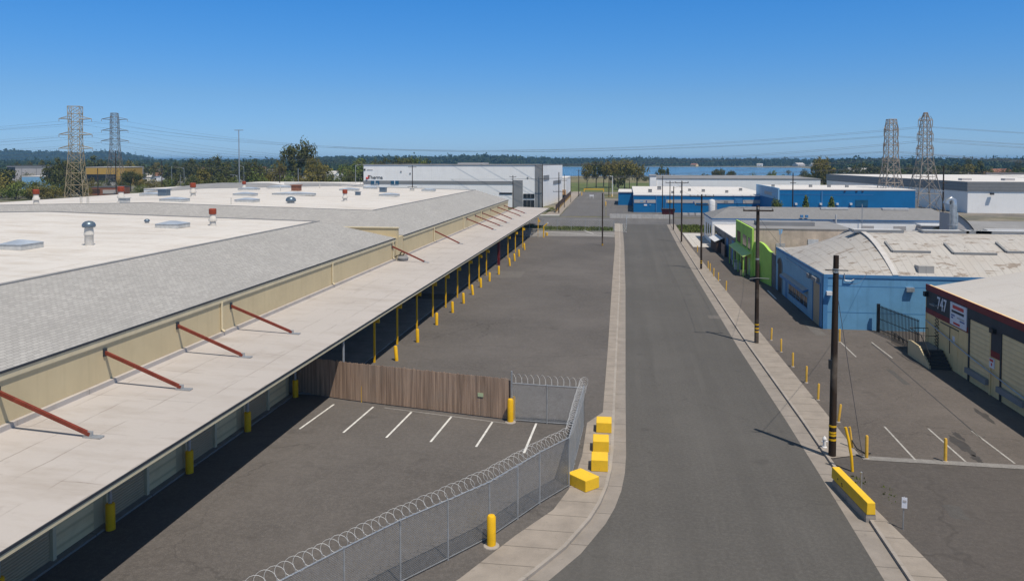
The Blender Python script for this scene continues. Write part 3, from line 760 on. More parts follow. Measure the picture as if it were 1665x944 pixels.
# ------------------------------------------------------------------ wooden fence across the car park
fp = [Vector((-23.2, 51.0)), Vector((-18.6, 49.75)), Vector((-7.25, 47.45))]
wf = thing('wooden_fence', 'tall weathered brown plank fence crossing the car park from canopy to yellow post', 'fence', (-13, 48.6, LZ))
b = MB(); q = random.Random(5)
for a, c in zip(fp, fp[1:]):
    L = (c - a).length; d = (c - a) / L; n = Vector((d.y, -d.x)); x = 0
    while x < L - .05:
        wd = .138; h = 2.62 + q.uniform(-.025, .03) + (.05 if q.random() < .05 else 0); o_ = n * (q.uniform(0, .014))
        p0 = a + d * x + o_; p1 = a + d * (x + wd - .012) + o_; bk = -n * .022
        mid0, mid1 = p0 + (p1 - p0) * .18, p0 + (p1 - p0) * .82
        i = len(b.v)
        for s_ in (Vector((0, 0)), bk):
            b.v += [(*(p0 + s_), LZ + .06), (*(p1 + s_), LZ + .06), (*(p1 + s_), LZ + h - .05), (*(mid1 + s_), LZ + h), (*(mid0 + s_), LZ + h), (*(p0 + s_), LZ + h - .05)]
        b.f += [tuple(range(i, i + 6)), tuple(range(i + 6, i + 12))[::-1]] + [(i + m, i + (m + 1) % 6, i + 6 + (m + 1) % 6, i + 6 + m) for m in range(6)]
        x += wd
b.build('plank_panel', 'wood', wf)
b = MB()
for a, c in zip(fp, fp[1:]):
    d = (c - a).normalized(); n = Vector((-d.y, d.x)) * .08
    for z in (.5, 1.4, 2.25): b.beam((*(a + n), LZ + z), (*(c + n), LZ + z), .05, .10)
b.build('rail', 'wood', wf)
for a, c in zip(fp, fp[1:]):
    m = max(2, int((c - a).length / 2.4))
    for j in range(m + 1):
        p = a + (c - a) * j / m; d = (c - a).normalized(); p = p + Vector((-d.y, d.x)) * .15
        MB().box(p.x - .05, p.y - .05, 0, p.x + .05, p.y + .05, LZ + 2.5).build('post', 'wood', wf)
pn = GY(782.5, 640, 48.0); fd = (fp[2] - fp[1]).normalized()
t_ = (pn.x - fp[1].x) / fd.x; pc = fp[1] + fd * t_ + Vector((fd.y, -fd.x)) * .035
nb = MB(); nb.beam((*(pc - fd * .19), pn.z), (*(pc + fd * .19), pn.z), .02, .24); nb.build('notice_plate', 'palegreen', wf)
# pole and pad by the fence
bollard('thin_post', 'thin orange post standing against the brown plank fence', G(588, 653, LZ), 1.15, .045, 'yellow', None, (0, 0), False)
bb = bollard('gate_bollard', 'thick yellow bollard at the end of the plank fence', G(830, 686, LZ), 1.5, .19, 'yellow')
bollard('gate_bollard', 'slimmer yellow post just behind the thick fence-end bollard', G(835.5, 683, LZ), 1.55, .09, 'yellow')
bollard('street_bollard', 'big yellow bollard standing against the chain-link fence by the sidewalk', G(799, 887, LZ), 1.35, .19, 'yellow')
# ------------------------------------------------------------------ chain-link fences with razor coils
def chain_fence(name, label, pts, h, posts, rz=True, mesh_w=.012, spacing=.085, coil=.28, pitch=.38, tall=None):
    o = thing(name, label, 'fence', (pts[0][0], pts[0][1], LZ))
    z0, z1 = LZ + .06, LZ + h
    mesh = MB(); rail = MB(); low = MB()
    for a, c in zip(pts, pts[1:]):
        a3, c3 = Vector(a), Vector(c); L = (c3 - a3).length; d = (c3 - a3) / L; hh = z1 - z0
        rail.tube([(*a3, z1), (*c3, z1)], .03, 6); low.tube([(*a3, z0 + .03), (*c3, z0 + .03)], .018, 5)
        cc = -hh
        while cc < L:
            for sg in (1, -1):
                x0, x1 = cc, cc + hh; u0, u1 = max(0, x0), min(L, x1)
                if u1 - u0 > .03:
                    za, zb = z0 + (u0 - x0), z0 + (u1 - x0)
                    if sg < 0: za, zb = z1 - (u0 - x0), z1 - (u1 - x0)
                    pa, pb = a3 + d * u0, a3 + d * u1
                    mesh.tube([(*pa, za), (*pb, zb)], mesh_w * .5, 3, False)
            cc += spacing
    mesh.build('chain_mesh', 'steel', o); rail.build('top_rail', 'steel', o); low.build('bottom_rail', 'steel', o)
    for p in posts:
        MB().tube([(p[0], p[1], 0), (p[0], p[1], z1 + (.05 if not tall or p not in tall else .75))], .04 if not tall or p not in tall else .055, 8).build('post', 'steel', o)
    if rz:
        b = MB(); path = []; acc = 0; q = random.Random(9); seg = 15
        tot = sum((Vector(c) - Vector(a)).length for a, c in zip(pts, pts[1:])); n = int(tot / pitch * seg)
        cum = [0]
        for a, c in zip(pts, pts[1:]): cum.append(cum[-1] + (Vector(c) - Vector(a)).length)
        ph = 0
        for i in range(n):
            s_ = tot * i / n; j = max(j_ for j_ in range(len(cum) - 1) if cum[j_] <= s_ + 1e-9)
            a, c = Vector(pts[j]), Vector(pts[j + 1]); d = (c - a).normalized(); nn = Vector((-d.y, d.x))
            t = 2 * math.pi * i / seg; rr = coil * (1 + .10 * math.sin(i * .013) + .06 * math.sin(i * .11))
            pp = a + d * (s_ - cum[j]) + nn * rr * .85 * math.cos(t) - d * rr * .5 * math.cos(t)
            path.append((pp.x, pp.y, z1 + coil + .02 + rr * math.sin(t)))
        b.tube(path, .0078, 4, False); b.build('razor_wire', 'razor', o)
    return o
front = [(-2.5, 47.0), (-2.76, 38.1), (-4.0, 35.95), (-4.82, 34.25), (-5.78, 32.3), (-7.15, 30.3), (-8.57, 28.3), (-9.95, 25.95), (-11.3, 23.5), (-13, 20.3), (-15, 16.5)]
back = [(-7.05, 47.35), (-4.8, 47.15), (-2.5, 47.0)]
chain_fence('chain_link_fence', 'long grey chain-link fence with coiled razor wire bending along the sidewalk', front, 2.5, front + [(-2.58, 44), (-2.67, 41)])
chain_fence('chain_link_fence', 'short chain-link panel with razor wire closing the plank fence end', back, 2.4, back, tall=[back[0]])
# the concrete blocks on the sidewalk
def block(label, px, py, w, dpt, h, rz):
    c = G(px, py, .13); o = bpy.data.objects.new('x', None); bpy.data.objects.remove(o)
    m = MB(); ca_, sa_ = math.cos(rz), math.sin(rz)
    poly = [(c.x + x * ca_ - y * sa_, c.y + x * sa_ + y * ca_) for x, y in ((-w / 2, -dpt / 2), (w / 2, -dpt / 2), (w / 2, dpt / 2), (-w / 2, dpt / 2))]
    t = thing('concrete_block', label, 'block', c, 'yellow concrete blocks on the sidewalk')
    m.prism(poly, .13, .13 + h).build('block_body', 'block_yellow', t, False, .03)
block('yellow concrete block farthest up the row beside the chain-link corner', 982, 698, .92, 1.15, .62, .02)
block('yellow concrete block second in the row, between two like it', 977, 728.5, .90, 1.15, .62, .03)
block('yellow concrete block third in the row, just before the skewed one', 975, 759, .88, 1.2, .62, .02)
block('yellow concrete block turned askew at the corner post of the fence', 948, 789, .95, 1.35, .58, .82)
# ================================================================== RIGHT SIDE
# ------------------------------------------------------------------ utility poles
def pole(label, px, py, top, r=.17, arms=(), bands=False, z=.13, name='utility_pole', lamp=0, lean=0):
    p = G(px, py, z); h = HT(p, top); o = thing(name, label, 'utility pole', p, 'wooden utility poles along the streets')
    tp = Vector((p.x + lean, p.y, h))
    MB().tube([(p.x, p.y, -.1), (p.x + lean * .5, p.y, h * .5), tp], [r, r * .9, r * .72], 10).build('pole_shaft', 'pole', o, True)
    for zz, L, ang in arms:
        dx, dy = math.cos(ang) * L / 2, math.sin(ang) * L / 2; y = p.y - r
        a = MB().beam((p.x - dx + lean, y - dy, h - zz), (p.x + dx + lean, y + dy, h - zz), .11, .13).build('cross_arm', 'pole', o)
        n = max(2, int(L / .8))
        for j in range(n):
            s = -1 + 2 * j / (n - 1); x, yy = p.x + lean + dx * s * .95, y + dy * s * .95
            MB().lathe(x, yy, [(.05, h - zz + .06), (.085, h - zz + .14), (.06, h - zz + .2), (.085, h - zz + .26), (.03, h - zz + .32)], 8).build('insulator', 'insul', a, True)
    if bands:
        for zz in bands:
            MB().tube([(p.x, p.y, zz), (p.x, p.y, zz + .10)], r * 1.02, 12).build('reflector_band', 'yellow', o)
    if lamp:
        a = MB().tube([(p.x, p.y, h - .4), (p.x + lamp * .6, p.y, h - .1), (p.x + lamp, p.y, h)], .04, 6).build('lamp_arm', 'steel', o)
        MB().box(p.x + lamp - .1, p.y - .12, h - .08, p.x + lamp + .55, p.y + .12, h + .06).build('lamp_head', 'greywall', a)
    return o, tp
poles = {}
o, t1 = pole('tall dark wooden pole with yellow bands beside the yellow barrier', 1353, 740, 415, .20, (), (1.0, 1.25, 1.4, 1.75), lean=.06); poles[1] = t1
MB().tube([(t1.x - .02, t1.y, t1.z - .95), (t1.x - .02, t1.y, t1.z - .72)], .17, 12).build('steel_collar', 'duct', o)
b = MB(); b.beam((t1.x - .6, t1.y - .17, t1.z - .8), (t1.x + .6, t1.y - .17, t1.z - .8), .05, .05); b.build('cross_arm', 'darksteel', o)
MB().box(t1.x - .33, t1.y - .2, 5.0, t1.x - .17, t1.y, 5.5).build('meter_box', 'darksteel', o)
o, t2 = pole('dark wooden pole with a single crossarm in front of the light blue building', 1230, 557, 334, .195, ((.45, 2.6, .0),), (1.1, 1.4, 1.75)); poles[2] = t2
MB().tube([(t2.x, t2.y, 7.6), (t2.x, t2.y, 7.75)], .17, 12).build('steel_collar', 'duct', o)
b = MB(); b.tube([(t2.x - .7, t2.y - .2, 5.9), (t2.x, t2.y - .2, 6.0), (t2.x + 1.0, t2.y - .2, 5.95)], .03, 6); b.build('service_bracket', 'greywall', o)
o, t3 = pole('dark wooden pole with two short arms beside the drab workshop', 1140, 437, 316, .16, ((.3, 3.6, .0), (1.6, 2.0, 0)), (1.0, 1.3)); poles[3] = t3
o, t4 = pole('dark wooden pole with a crossarm by the pale concrete patio', 1108, 393, 294, .17, ((.4, 2.6, 0),)); poles[4] = t4
o, t5 = pole('wooden street-lamp pole by the grass at the cross street', 1095, 373, 303, .14, (), lamp=1.4); poles[5] = t5
o, t6 = pole('slim wooden pole with a short crossarm at the road end', 1089, 363, 294, .14, ((.5, 2.2, 0),)); poles[6] = t6
o, t7 = pole('brown pole standing behind the dark red dumpster', 1077, 347, 286, .15, ()); poles[7] = t7
pole('lone dark pole with a yellow foot at the edge of the empty yard', 979.5, 399, 314, .15, (), (.15, .35))
pole('brown pole at the corner of the brown slat fence', 908.6, 346, 280, .17, ((6.0, 3.6, .2),))
pole('tall black pole in front of the white office corner', 882, 337, 247 + 20, .2, ((5.0, 2.2, 0),))
pole('dark pole with a crossarm at the far end of the slat fence', 941, 319, 275, .2, ((.6, 2.6, .3),))
pole('dark pole with a yellow foot by the far gate bar', 990, 320, 288, .22, (), (.2, .5))
pole('thin dark pole midway along the brown slat fence', 917.5, 337, 283, .12, ((2.2, 2.0, 0),))
pole('thin pole against the white low building beyond the slat fence', 928, 329, 286, .1, ())
pole('dark pole in front of the grey column of the white office', 834, 322 + 26, 285, .15, ((.5, 2.0, 0),))
def pole_at(label, px, d, top, r, arms=(), name='utility_pole', lamp=0, mat=None):
    p = GD(px, d, -.05); h = HT(p, top); o = thing(name, label, 'utility pole' if name == 'utility_pole' else 'street lamp', p, 'wooden utility poles along the streets' if name == 'utility_pole' else None)
    MB().tube([(p.x, p.y, -.1), (p.x, p.y, h)], [r, r * .7], 8).build('pole_shaft', mat or 'pole', o, True)
    for zz, L, ang in arms:
        dx, dy = math.cos(ang) * L / 2, math.sin(ang) * L / 2
        MB().beam((p.x - dx, p.y - r - dy, h - zz), (p.x + dx, p.y - r + dy, h - zz), .14).build('cross_arm', mat or 'pole', o)
    if lamp:
        a = MB().tube([(p.x, p.y, h - 1.0), (p.x + lamp * .3, p.y, h - .25), (p.x + lamp, p.y, h)], .09, 6).build('lamp_arm', 'steel', o)
        MB().box(p.x + lamp - .1, p.y - .2, h - .12, p.x + lamp + (1.0 if lamp > 0 else -1.0), p.y + .2, h + .1).build('lamp_head', 'greywall', a)
    return o, Vector((p.x, p.y, h))
pole_at('dark pole with two lamps before the white office wall', 671, 235, 269, .17, ((.5, 2.6, 0), (6.6, 3.0, 0)))
pole_at('black pole rising behind the far warehouse roof beside the first lattice pylon', 161, 345, 274, .24)
pole_at('black pole in front of the dark second lattice pylon', 190.5, 352, 245, .26, ((.4, 2.4, 0),))
pole_at('thick black pole between the dark pylon and the light mast', 265, 380, 262, .28, ((5, 2.0, 0),))
pole_at('dark pole under the big eucalyptus carrying a cable', 456, 300, 271, .2)
pole_at('black pole just beside the cable pole under the eucalyptus', 461.5, 340, 273, .2)
pole_at('grey leaning lamp pole at the foot of the eucalyptus', 486, 330, 274, .18, mat='steel')
pole_at('dark pole with a small crossarm in front of the deep blue rear building', 1288, 190, 281, .17, ((2.5, 1.4, 0),))
pole_at('black pole rising before the big white warehouse by the tall pylon', 1532, 180, 270, .22, ((4.0, 1.4, 0),))
pole_at('thin grey mast behind the silver exhaust duct', 1527, 160, 309, .08, ((.2, 1.6, 0),), mat='steel')
pole_at('steel rod with a small cap standing on the light blue vault roof line', 1545, 84, 417, .05, mat='darksteel')
o, _ = pole_at('very tall thin light mast with a T-shaped head', 390.5, 330, 211, .26, (), 'light_mast', mat='steel')
p = o.location; h = HT(p, 211); MB().beam((p.x - 2.0, p.y, h - .2), (p.x + 2.0, p.y, h - .2), .25).build('lamp_crossbar', 'greywall', o)
for i, (px, d, top, lamp) in enumerate(((301, 420, 272, -4.5), (281, 400, 270, 0), (387, 360, 284, -2.5), (398, 410, 270, -2.0), (337, 390, 290, 0), (579, 300, 268, 1.2), (295, 380, 284, 0))):
    pole_at('grey street lamp ' + ['with a long curved arm left of the round trees', 'without arm among dark bushes', 'with short arm under the light mast', 'tall, just right of the light mast', 'short, in front of the dark hedge trees', 'beside the white office corner', 'stubby, between two lamp posts'][i], px, d, top, .14, (), 'street_lamp', lamp, 'steel')
pole_at('white lamp post with a side arm by the park trees', 995.5, 350, 286, .22, (), 'street_lamp', -1.2, 'white_metal')
# ------------------------------------------------------------------ cables
def cable(label, a, b, sag, r=.012, n=14, name='overhead_cable', group=None, mid=()):
    pts = []
    st = [Vector(a)] + [Vector(m) for m in mid] + [Vector(b)]
    for u, v in zip(st, st[1:]):
        for i in range(n + 1):
            t = i / n; q = u.lerp(v, t); q.z -= sag * 4 * t * (1 - t); pts.append(q)
    o = MB().tube(pts, r, 4, False).build(name, 'wire'); return tag(o, label, 'cable', group)
for i, (dx, w) in enumerate(((-1.15, 'street-side'), (1.15, 'building-side'))):
    cable(f'thin {w} cable strung along the pole tops beside the road', (t2.x + dx, t2.y - .17, t2.z - .2), (t7.x + dx * .5, t7.y, t7.z - .4), .7, .011, mid=((t3.x + dx, t3.y - .17, t3.z - .1), (t4.x + dx, t4.y, t4.z - .15), (t6.x + dx * .7, t6.y, t6.z - .3)))
cable('sagging service drop from the banded pole to the light blue roof', (t1.x, t1.y, t1.z - 1.0), (23, 77.9, 5.6), .8, .014)
cable('straight guy wire from the banded pole down to its yellow guard', (t1.x + .1, t1.y, t1.z - 2.2), (13.05, 44.5, .1), .0, .015)
cable('service drop from the crossarm pole to the light blue side wall', (t2.x, t2.y, t2.z - .9), (19.0, 84, 5.2), .6, .014)
cable('service drop from the crossarm pole to the lime green front', (t2.x, t2.y, 6.0), (17.6, 108, 4.6), .7, .014)
# ------------------------------------------------------------------ yellow posts on the right
thin = [((1254, 553), 1.15, 'slim yellow post by the crossarm pole'), ((1270, 572), 1.15, 'second slim yellow post from the crossarm pole'), ((1289, 596), 1.15, 'third slim yellow post from the crossarm pole'),
        ((1311, 622), 1.25, 'fourth slim yellow post from the crossarm pole'), ((1330, 650), 1.15, 'slender faded yellow post behind the banded pole'), ((1365, 556), 1.2, 'yellow post standing in the lot before the light blue corner'),
        ((1180.5, 472.5), 1.25, 'yellow post at the near end of the workshop row of posts'), ((1168, 457), 1.2, 'second yellow post of the workshop row'), ((1160.5, 450), 1.25, 'third yellow post of the workshop row'),
        ((1154.5, 441), 1.2, 'fourth yellow post of the workshop row'), ((1151.5, 437), 1.2, 'last yellow post of the workshop row'), ((1134, 410), 1.2, 'small yellow post near the pale patio')]
for (px, py), h, lab in thin:
    bollard('yellow_post', lab, G(px, py, LZ), h, .075, 'yellow_pale', 'slim yellow posts on the right-hand lots', (rnd.uniform(-.03, .05), 0), True)
bollard('yellow_post', 'leaning yellow post just behind the banded pole', G(1363, 686, LZ), 1.15, .075, 'yellow_pale', None, (.14, 0), True)
bollard('yellow_post', 'sturdy yellow post beside the curled cable in the driveway mouth', G(1409, 745, LZ), 1.3, .085, 'yellow_pale')
bollard('yellow_post', 'yellow post standing alone between the bay lines', G(1537, 750, LZ), 1.3, .085, 'yellow_pale')
gp = G(1386, 766, .085); g2 = thing('guy_guard', 'tall leaning yellow guy-wire guard between barrier and banded pole', 'guy guard', gp)
MB().tube([gp, gp + Vector((-.05, .05, .8)), gp + Vector((-.16, .2, 1.6)), gp + Vector((-.30, .3, 2.25))], .075, 10).build('shaft', 'yellow', g2, True)
gp = G(1386, 728, LZ); g2 = thing('guy_guard', 'short dark yellow guy guard joined to a curled black cable', 'guy guard', gp)
MB().tube([gp, gp + Vector((-.1, .2, 1.1)), gp + Vector((-.13, .2, 1.15))], .06, 8).build('shaft', 'yellow_pale', g2, True)
MB().tube([gp + Vector((-.06, .1, .5)), gp + Vector((.15, -.3, .1)), gp + Vector((.5, -.9, .03)), gp + Vector((.75, -.75, .03))], .035, 6).build('cable_tail', 'darksteel', g2)
hp = G(1340.5, 727, .13); hy = thing('fire_hydrant', 'small white hydrant on the sidewalk beside the banded pole', 'hydrant', hp)
MB().lathe(hp.x, hp.y, [(.14, .12), (.14, .18), (.09, .2), (.09, .58), (.12, .6), (.12, .64), (.08, .72), (.03, .78)], 12).build('barrel', 'white_metal', hy, True)
MB().tube([(hp.x - .16, hp.y, .48), (hp.x + .16, hp.y, .48)], .05, 8).build('outlet_cap', 'white_metal', hy)
sp = G(1468, 858, .13); sg = thing('street_sign', 'small white sign on a thin grey post at the sidewalk edge', 'sign', sp)
MB().tube([(sp.x, sp.y, 0), (sp.x + .03, sp.y, 1.55)], .028, 8).build('post', 'steel', sg)
MB().beam((sp.x - .08, sp.y - .04, 1.30), (sp.x + .14, sp.y - .07, 1.30), .02, .48).build('sign_plate', 'sign', sg)
MB().beam((sp.x - .04, sp.y - .065, 1.38), (sp.x + .1, sp.y - .085, 1.38), .004, .1).build('sign_print', 'palegrey', sg)
sp = G(1400, 800, .085); st = thing('steel_stub_post', 'thin bare steel post behind the yellow barrier', 'post', sp)
MB().tube([(sp.x, sp.y, 0), (sp.x, sp.y, 1.05)], .045, 8).build('shaft', 'steel', st); MB().lathe(sp.x, sp.y, [(.055, 1.04), (.055, 1.1), (.02, 1.12)], 8).build('post_cap', 'duct', st)
# long yellow barrier on a grey footing
ba, bb_ = Vector((10.62, 40.6)), Vector((11.12, 36.5))
br = thing('road_barrier', 'long yellow concrete barrier on a scalloped grey footing along the kerb', 'barrier', (11.15, 38.5, .1))
d = (bb_ - ba).normalized(); n = Vector((-d.y, d.x))
def slabm(w0, w1, z0, z1, e0=0, e1=0):
    m = MB(); A = ba + d * e0; B = bb_ - d * e1; i = 0
    m.v = [(*(q + n * s * w), z) for z, w in ((z0, w0), (z1, w1)) for q, s in ((A, -1), (A, 1), (B, 1), (B, -1))]
    m.f = [(0, 1, 2, 3), (7, 6, 5, 4), (0, 4, 5, 1), (1, 5, 6, 2), (2, 6, 7, 3), (3, 7, 4, 0)]; return m
slabm(.205, .185, .36, .92).build('barrier_body', 'block_yellow', br, False, .025)
slabm(.215, .215, .0, .355, .25, .02).build('footing', 'kerb', br)
for j in range(6):
    c = ba + d * (.35 + j * .72)
    MB().tube([(*(c + n * -.225), .20), (*(c + n * .225), .20)], .17, 12).build('scallop', 'kerb', br)
for x, z in ((.8, .62), (1.3, .6), (1.34, .5)):
    c = ba + d * x - n * .203; c2 = c + n * .06 if False else c
    MB().box(c.x - .012, c.y - .05, z - .03, c.x + .012, c.y + .05, z + .03).build('lifting_socket', 'darksteel', br)
# ------------------------------------------------------------------ light blue building with the vaulted roof
bx0, by0, by1, bz = 19.0, 77.9, 101.6, 5.35; ax = 25.6; bx1 = 62
bl = thing('blue_building', 'light blue stucco building under a stained white barrel-vault roof', 'building', (30, 90, 0))
w = MB(); w.prism([(bx0, by0), (bx1, by0), (bx1, by1), (bx0, by1)], 0, bz); w.build('wall', 'blue', bl)
MB().box(bx0 - .012, by0 + .55, 0, bx0 - .002, by1, bz - .22).build('lit_tone_side_wall', 'bluelit', bl)  # paler sheet over the shaded side, daylight painted into its colour
def arc(t): return by0 + (by1 - by0) * t, bz + .06 + 3.25 * (math.sin(math.pi * t) ** .9)
nA = 28; m = MB()
for i in range(nA + 1):
    y, z = arc(i / nA); m.v += [(ax, y, z), (bx1, y, z)]
for i in range(nA): m.f.append((2 * i, 2 * i + 1, 2 * i + 3, 2 * i + 2))
m.build('vault_roof', 'vault', bl, True)
m = MB(); nB = 10                                                         # curved end apron
for j in range(nB + 1):
    u = j / nB
    for i in range(nA + 1):
        y, z = arc(i / nA); m.v.append((bx0 + .1 + (ax - bx0 - .1) * u, by0 + (y - by0), bz + .06 + (z - bz - .06) * u))
for j in range(nB):
    for i in range(nA): a = j * (nA + 1) + i; m.f.append((a, a + 1, a + nA + 2, a + nA + 1))
m.build('end_roof', 'vault', bl, True)
m = MB()
for i in range(nA):
    (y, z), (y2, z2) = arc(i / nA), arc((i + 1) / nA); m.beam((ax, y, z + .05), (ax, y2 + .01, z2 + .05), .5, .1, (1, 0, 0) if False else (0, 0, 1))
m.build('arch_trim', 'vaulttrim', bl)
MB().box(bx0 - .05, by0 - .06, bz - .22, bx1, by0 - .002, bz + .08).build('parapet_cap', 'bluecap', bl)
MB().box(bx0 - .06, by0 - .06, bz - .22, bx0 - .003, by1, bz + .08).build('parapet_cap', 'bluecap', bl)
MB().box(bx0 - .05, by0 - .05, 0, bx0 + .4, by0 - .003, bz - .22).build('corner_trim', 'bluecap', bl)
MB().box(bx0 - .05, by0 - .05, 0, bx0 - .003, by0 + .55, bz - .22).build('corner_trim', 'bluecap', bl)
def onX(name, x, pa, pb, za, zb, mat, par, t=.05):
    a, b = GX(*pa, x).y, GX(*pb, x).y
    return MB().box(x - t, a, za, x + .01, b, zb).build(name, mat, par)
dr = MB().box(bx0 - .02, 79.0, .05, bx0 + .02, 81.8, 4.2).build('roller_door', 'shutter', bl)
MB().box(bx0 - .08, 78.8, .0, bx0 - .003, 79.0, 4.4).build('door_frame', 'bluecap', dr); MB().box(bx0 - .08, 81.8, 0, bx0 - .003, 82.0, 4.4).build('door_frame', 'bluecap', dr); MB().box(bx0 - .08, 79.0, 4.2, bx0 - .003, 81.8, 4.4).build('door_frame', 'bluecap', dr)
m = MB(); m.v = [(bx0 - .03, 97.6, .1), (bx0 - .03, 100.2, .1)] + [(bx0 - .03, 98.9 + 1.3 * math.cos(math.pi * i / 8), 3.5 + .75 * math.sin(math.pi * i / 8)) for i in range(9)]
m.v += [(bx0 + .02, y, z) for _, y, z in m.v]; m.f = [tuple(range(11)), tuple(range(11, 22))[::-1]] + [(i, (i + 1) % 11, 11 + (i + 1) % 11, 11 + i) for i in range(11)]
dd = m.build('arched_door', 'darksteel', bl); MB().tube([(bx0 - .06, 97.5, .1), (bx0 - .06, 97.5, 3.5)] + [(bx0 - .06, 98.9 - 1.4 * math.cos(math.pi * i / 8), 3.5 + .85 * math.sin(math.pi * i / 8)) for i in range(9)], .06, 6).build('door_frame', 'greywall', dd)
aw = MB(); aw.v = [(bx0, 84.0, 2.95), (bx0, 96.2, 2.95), (bx0 - .6, 96.2, 2.75), (bx0 - .6, 84.0, 2.75), (bx0, 84.0, 2.8), (bx0, 96.2, 2.8), (bx0 - .6, 96.2, 2.45), (bx0 - .6, 84.0, 2.45)]
aw.f = [(0, 1, 2, 3), (7, 6, 5, 4), (0, 3, 7, 4), (1, 5, 6, 2), (2, 6, 7, 3), (0, 4, 5, 1)]
awn = aw.build('awning', 'bluecap', bl); MB().quad((bx0 - .01, 84.02, 2.955), (bx0 - .01, 96.18, 2.955), (bx0 - .58, 96.18, 2.765), (bx0 - .58, 84.02, 2.765)).build('awning_top', 'canopyroof', awn)
for y in (84.4, 86.3, 88.2, 90.1, 92.0):
    wn = MB().box(bx0 - .04, y, .9, bx0 + .01, y + 1.65, 2.0).build('window', 'window', bl)
    MB().box(bx0 - .07, y - .08, .81, bx0 - .003, y + 1.73, .9).build('sill', 'bluecap', wn)
    MB().box(bx0 - .06, y + .80, .9, bx0 - .045, y + .86, 2.0).build('mullion', 'greywall', wn)
MB().box(bx0 - .04, 94.6, .1, bx0 + .01, 95.6, 2.05).build('side_door', 'bluecap', bl)
MB().tube([(bx0 - .1, 84, 4.6), (bx0 - .1, 88, 4.75), (bx0 - .1, 95.5, 4.8)], .045, 6).build('conduit', 'steel', bl)
MB().box(bx0 - .35, 82.6, 4.3, bx0 - .02, 83.5, 4.75).build('junction_box', 'greywall', bl)
MB().box(bx0 - .4, 79.4, 4.42, bx0 - .02, 81.2, 4.8).build('door_motor', 'greywall', bl)
MB().box(bx0 + .25, by0 - .4, 3.45, bx0 + .75, by0 - .06, 3.8).build('floodlight', 'white_metal', bl)
MB().box(26.5, by0 - .35, 3.95, 27.2, by0 - .01, 4.35).build('wall_lamp', 'steel', bl)
MB().tube([(20.9, by0 - .1, 5.6), (20.9, by0 - .15, 4.9), (21.5, by0 - .15, 4.85), (21.8, by0 - .1, 5.0)], .05, 6).build('service_elbow', 'steel', bl)
m = MB()
for zz in (1.75, 4.3): m.box(bx0 + .41, by0 - .012, zz, bx1, by0 - .004, zz + .05)
m.build('wall_joint_line', 'bluecap', bl)
m = MB(); q = random.Random(3)
m.box(bx0 + 1.0, by0 - .015, 1.3, bx0 + 1.35, by0 - .005, 1.75); m.build('scuff_mark', 'white', bl)
MB().box(bx0 + 1.05, by0 - .022, 1.35, bx0 + 1.25, by0 - .016, 1.5).build('scuff_mark', 'signred', bl)
def onvault(px, py):                                                     # where a sight line meets the vault
    r = ray(px, py); t = 40 / r.y
    while t * r.y < 120:
        y, z = t * r.y, H + t * r.z
        if by0 < y < by1 and z <= arc((y - by0) / (by1 - by0))[1]: return t * r.x, y
        t += .02 / r.y
    return None
def panel(c, wx, t0, t1, name, mat, h=.12):
    m = MB(); (ya, za), (yb, zb) = arc(t0), arc(t1); m.v = [(c - wx / 2, ya, za + h), (c + wx / 2, ya, za + h), (c + wx / 2, yb, zb + h), (c - wx / 2, yb, zb + h)]
    m.v += [(x, y, z - h - .05) for x, y, z in m.v]; m.f = [(0, 1, 2, 3), (7, 6, 5, 4)] + [(i, (i + 1) % 4, 4 + (i + 1) % 4, 4 + i) for i in range(4)]
    s = m.build(name, mat, bl)
    (x0, y0, z0), (x1, y1, z1), (x2, y2, z2), (x3, y3, z3) = [tuple(Vector(v_)) for v_ in m.v[:4]]
    e = MB(); e.beam((x0, y0, z0), (x3, y3, z3), .22, .14); e.beam((x0, y0, z0 - .04), (x1, y1, z1 - .04), .16, .2); e.build('curb_frame', 'greywall', s); return s
for px, py, wx in ((1476, 403, 3.6), (1578, 406, 4.0), (1655, 404, 3.0)):
    c = onvault(px, py)
    if c: t = (c[1] - by0) / (by1 - by0); panel(c[0], wx, t - .045, t + .05, 'skylight', 'vault', .14)
for px, wx in ((1436, 5.2), (1545, 4.6), (1640, 5.8), (1598, 2.5)):
    c = onvault(px, 383)
    if c: panel(c[0], wx, .44, .50, 'ridge_vent', 'slot', .24)
c = onvault(1502, 443)
if c: MB().box(c[0] - .5, c[1] - .1, bz + .1, c[0] + .9, c[1] + 1.0, bz + 1.0).build('access_hatch', 'vault', bl)
# ------------------------------------------------------------------ tan building 747
tx, ty1, ty0, tz = 25.3, 69.3, 22.0, 6.3
tn = thing('tan_building', 'tan building numbered 747 with charcoal and red bands and two roller doors', 'building', (35, 50, 0))
MB().prism([(tx, ty0), (62, ty0), (62, ty1), (tx, ty1)], 0, 5.55).build('wall', 'tan', tn)
MB().box(tx - .02, ty0, 5.55, tx + .3, ty1, 5.95).build('parapet', 'tan', tn)
m = MB(); m.quad((tx + .3, ty0, 5.75), (tx + .3, ty1 + .2, 5.75), (40, ty1 + .2, 8.6), (40, ty0, 8.6)); m.quad((40, ty0, 8.6), (40, ty1 + .2, 8.6), (62, ty1 + .2, 5.4), (62, ty0, 5.4)); m.build('roof', 'greyflat', tn)
m = MB(); m.v = [(tx + .01, ty1 - .01, 5.55), (62, ty1 - .01, 5.55), (62, ty1 - .01, 5.6), (40, ty1 - .01, 8.55), (tx + .3, ty1 - .01, 5.7)]; m.f = [(0, 1, 2, 3, 4)]; m.build('gable_wall', 'tan', tn)
yd1a, yd1b = GX(1578, 540, tx).y, GX(1611, 560, tx).y
yd2a = GX(1630, 570, tx).y; yd2b = yd2a - (yd1a - yd1b) * 1.05
MB().box(tx - .10, ty0, 5.52, tx - .021, ty1 + .05, 6.02).build('top_band', 'redband', tn)
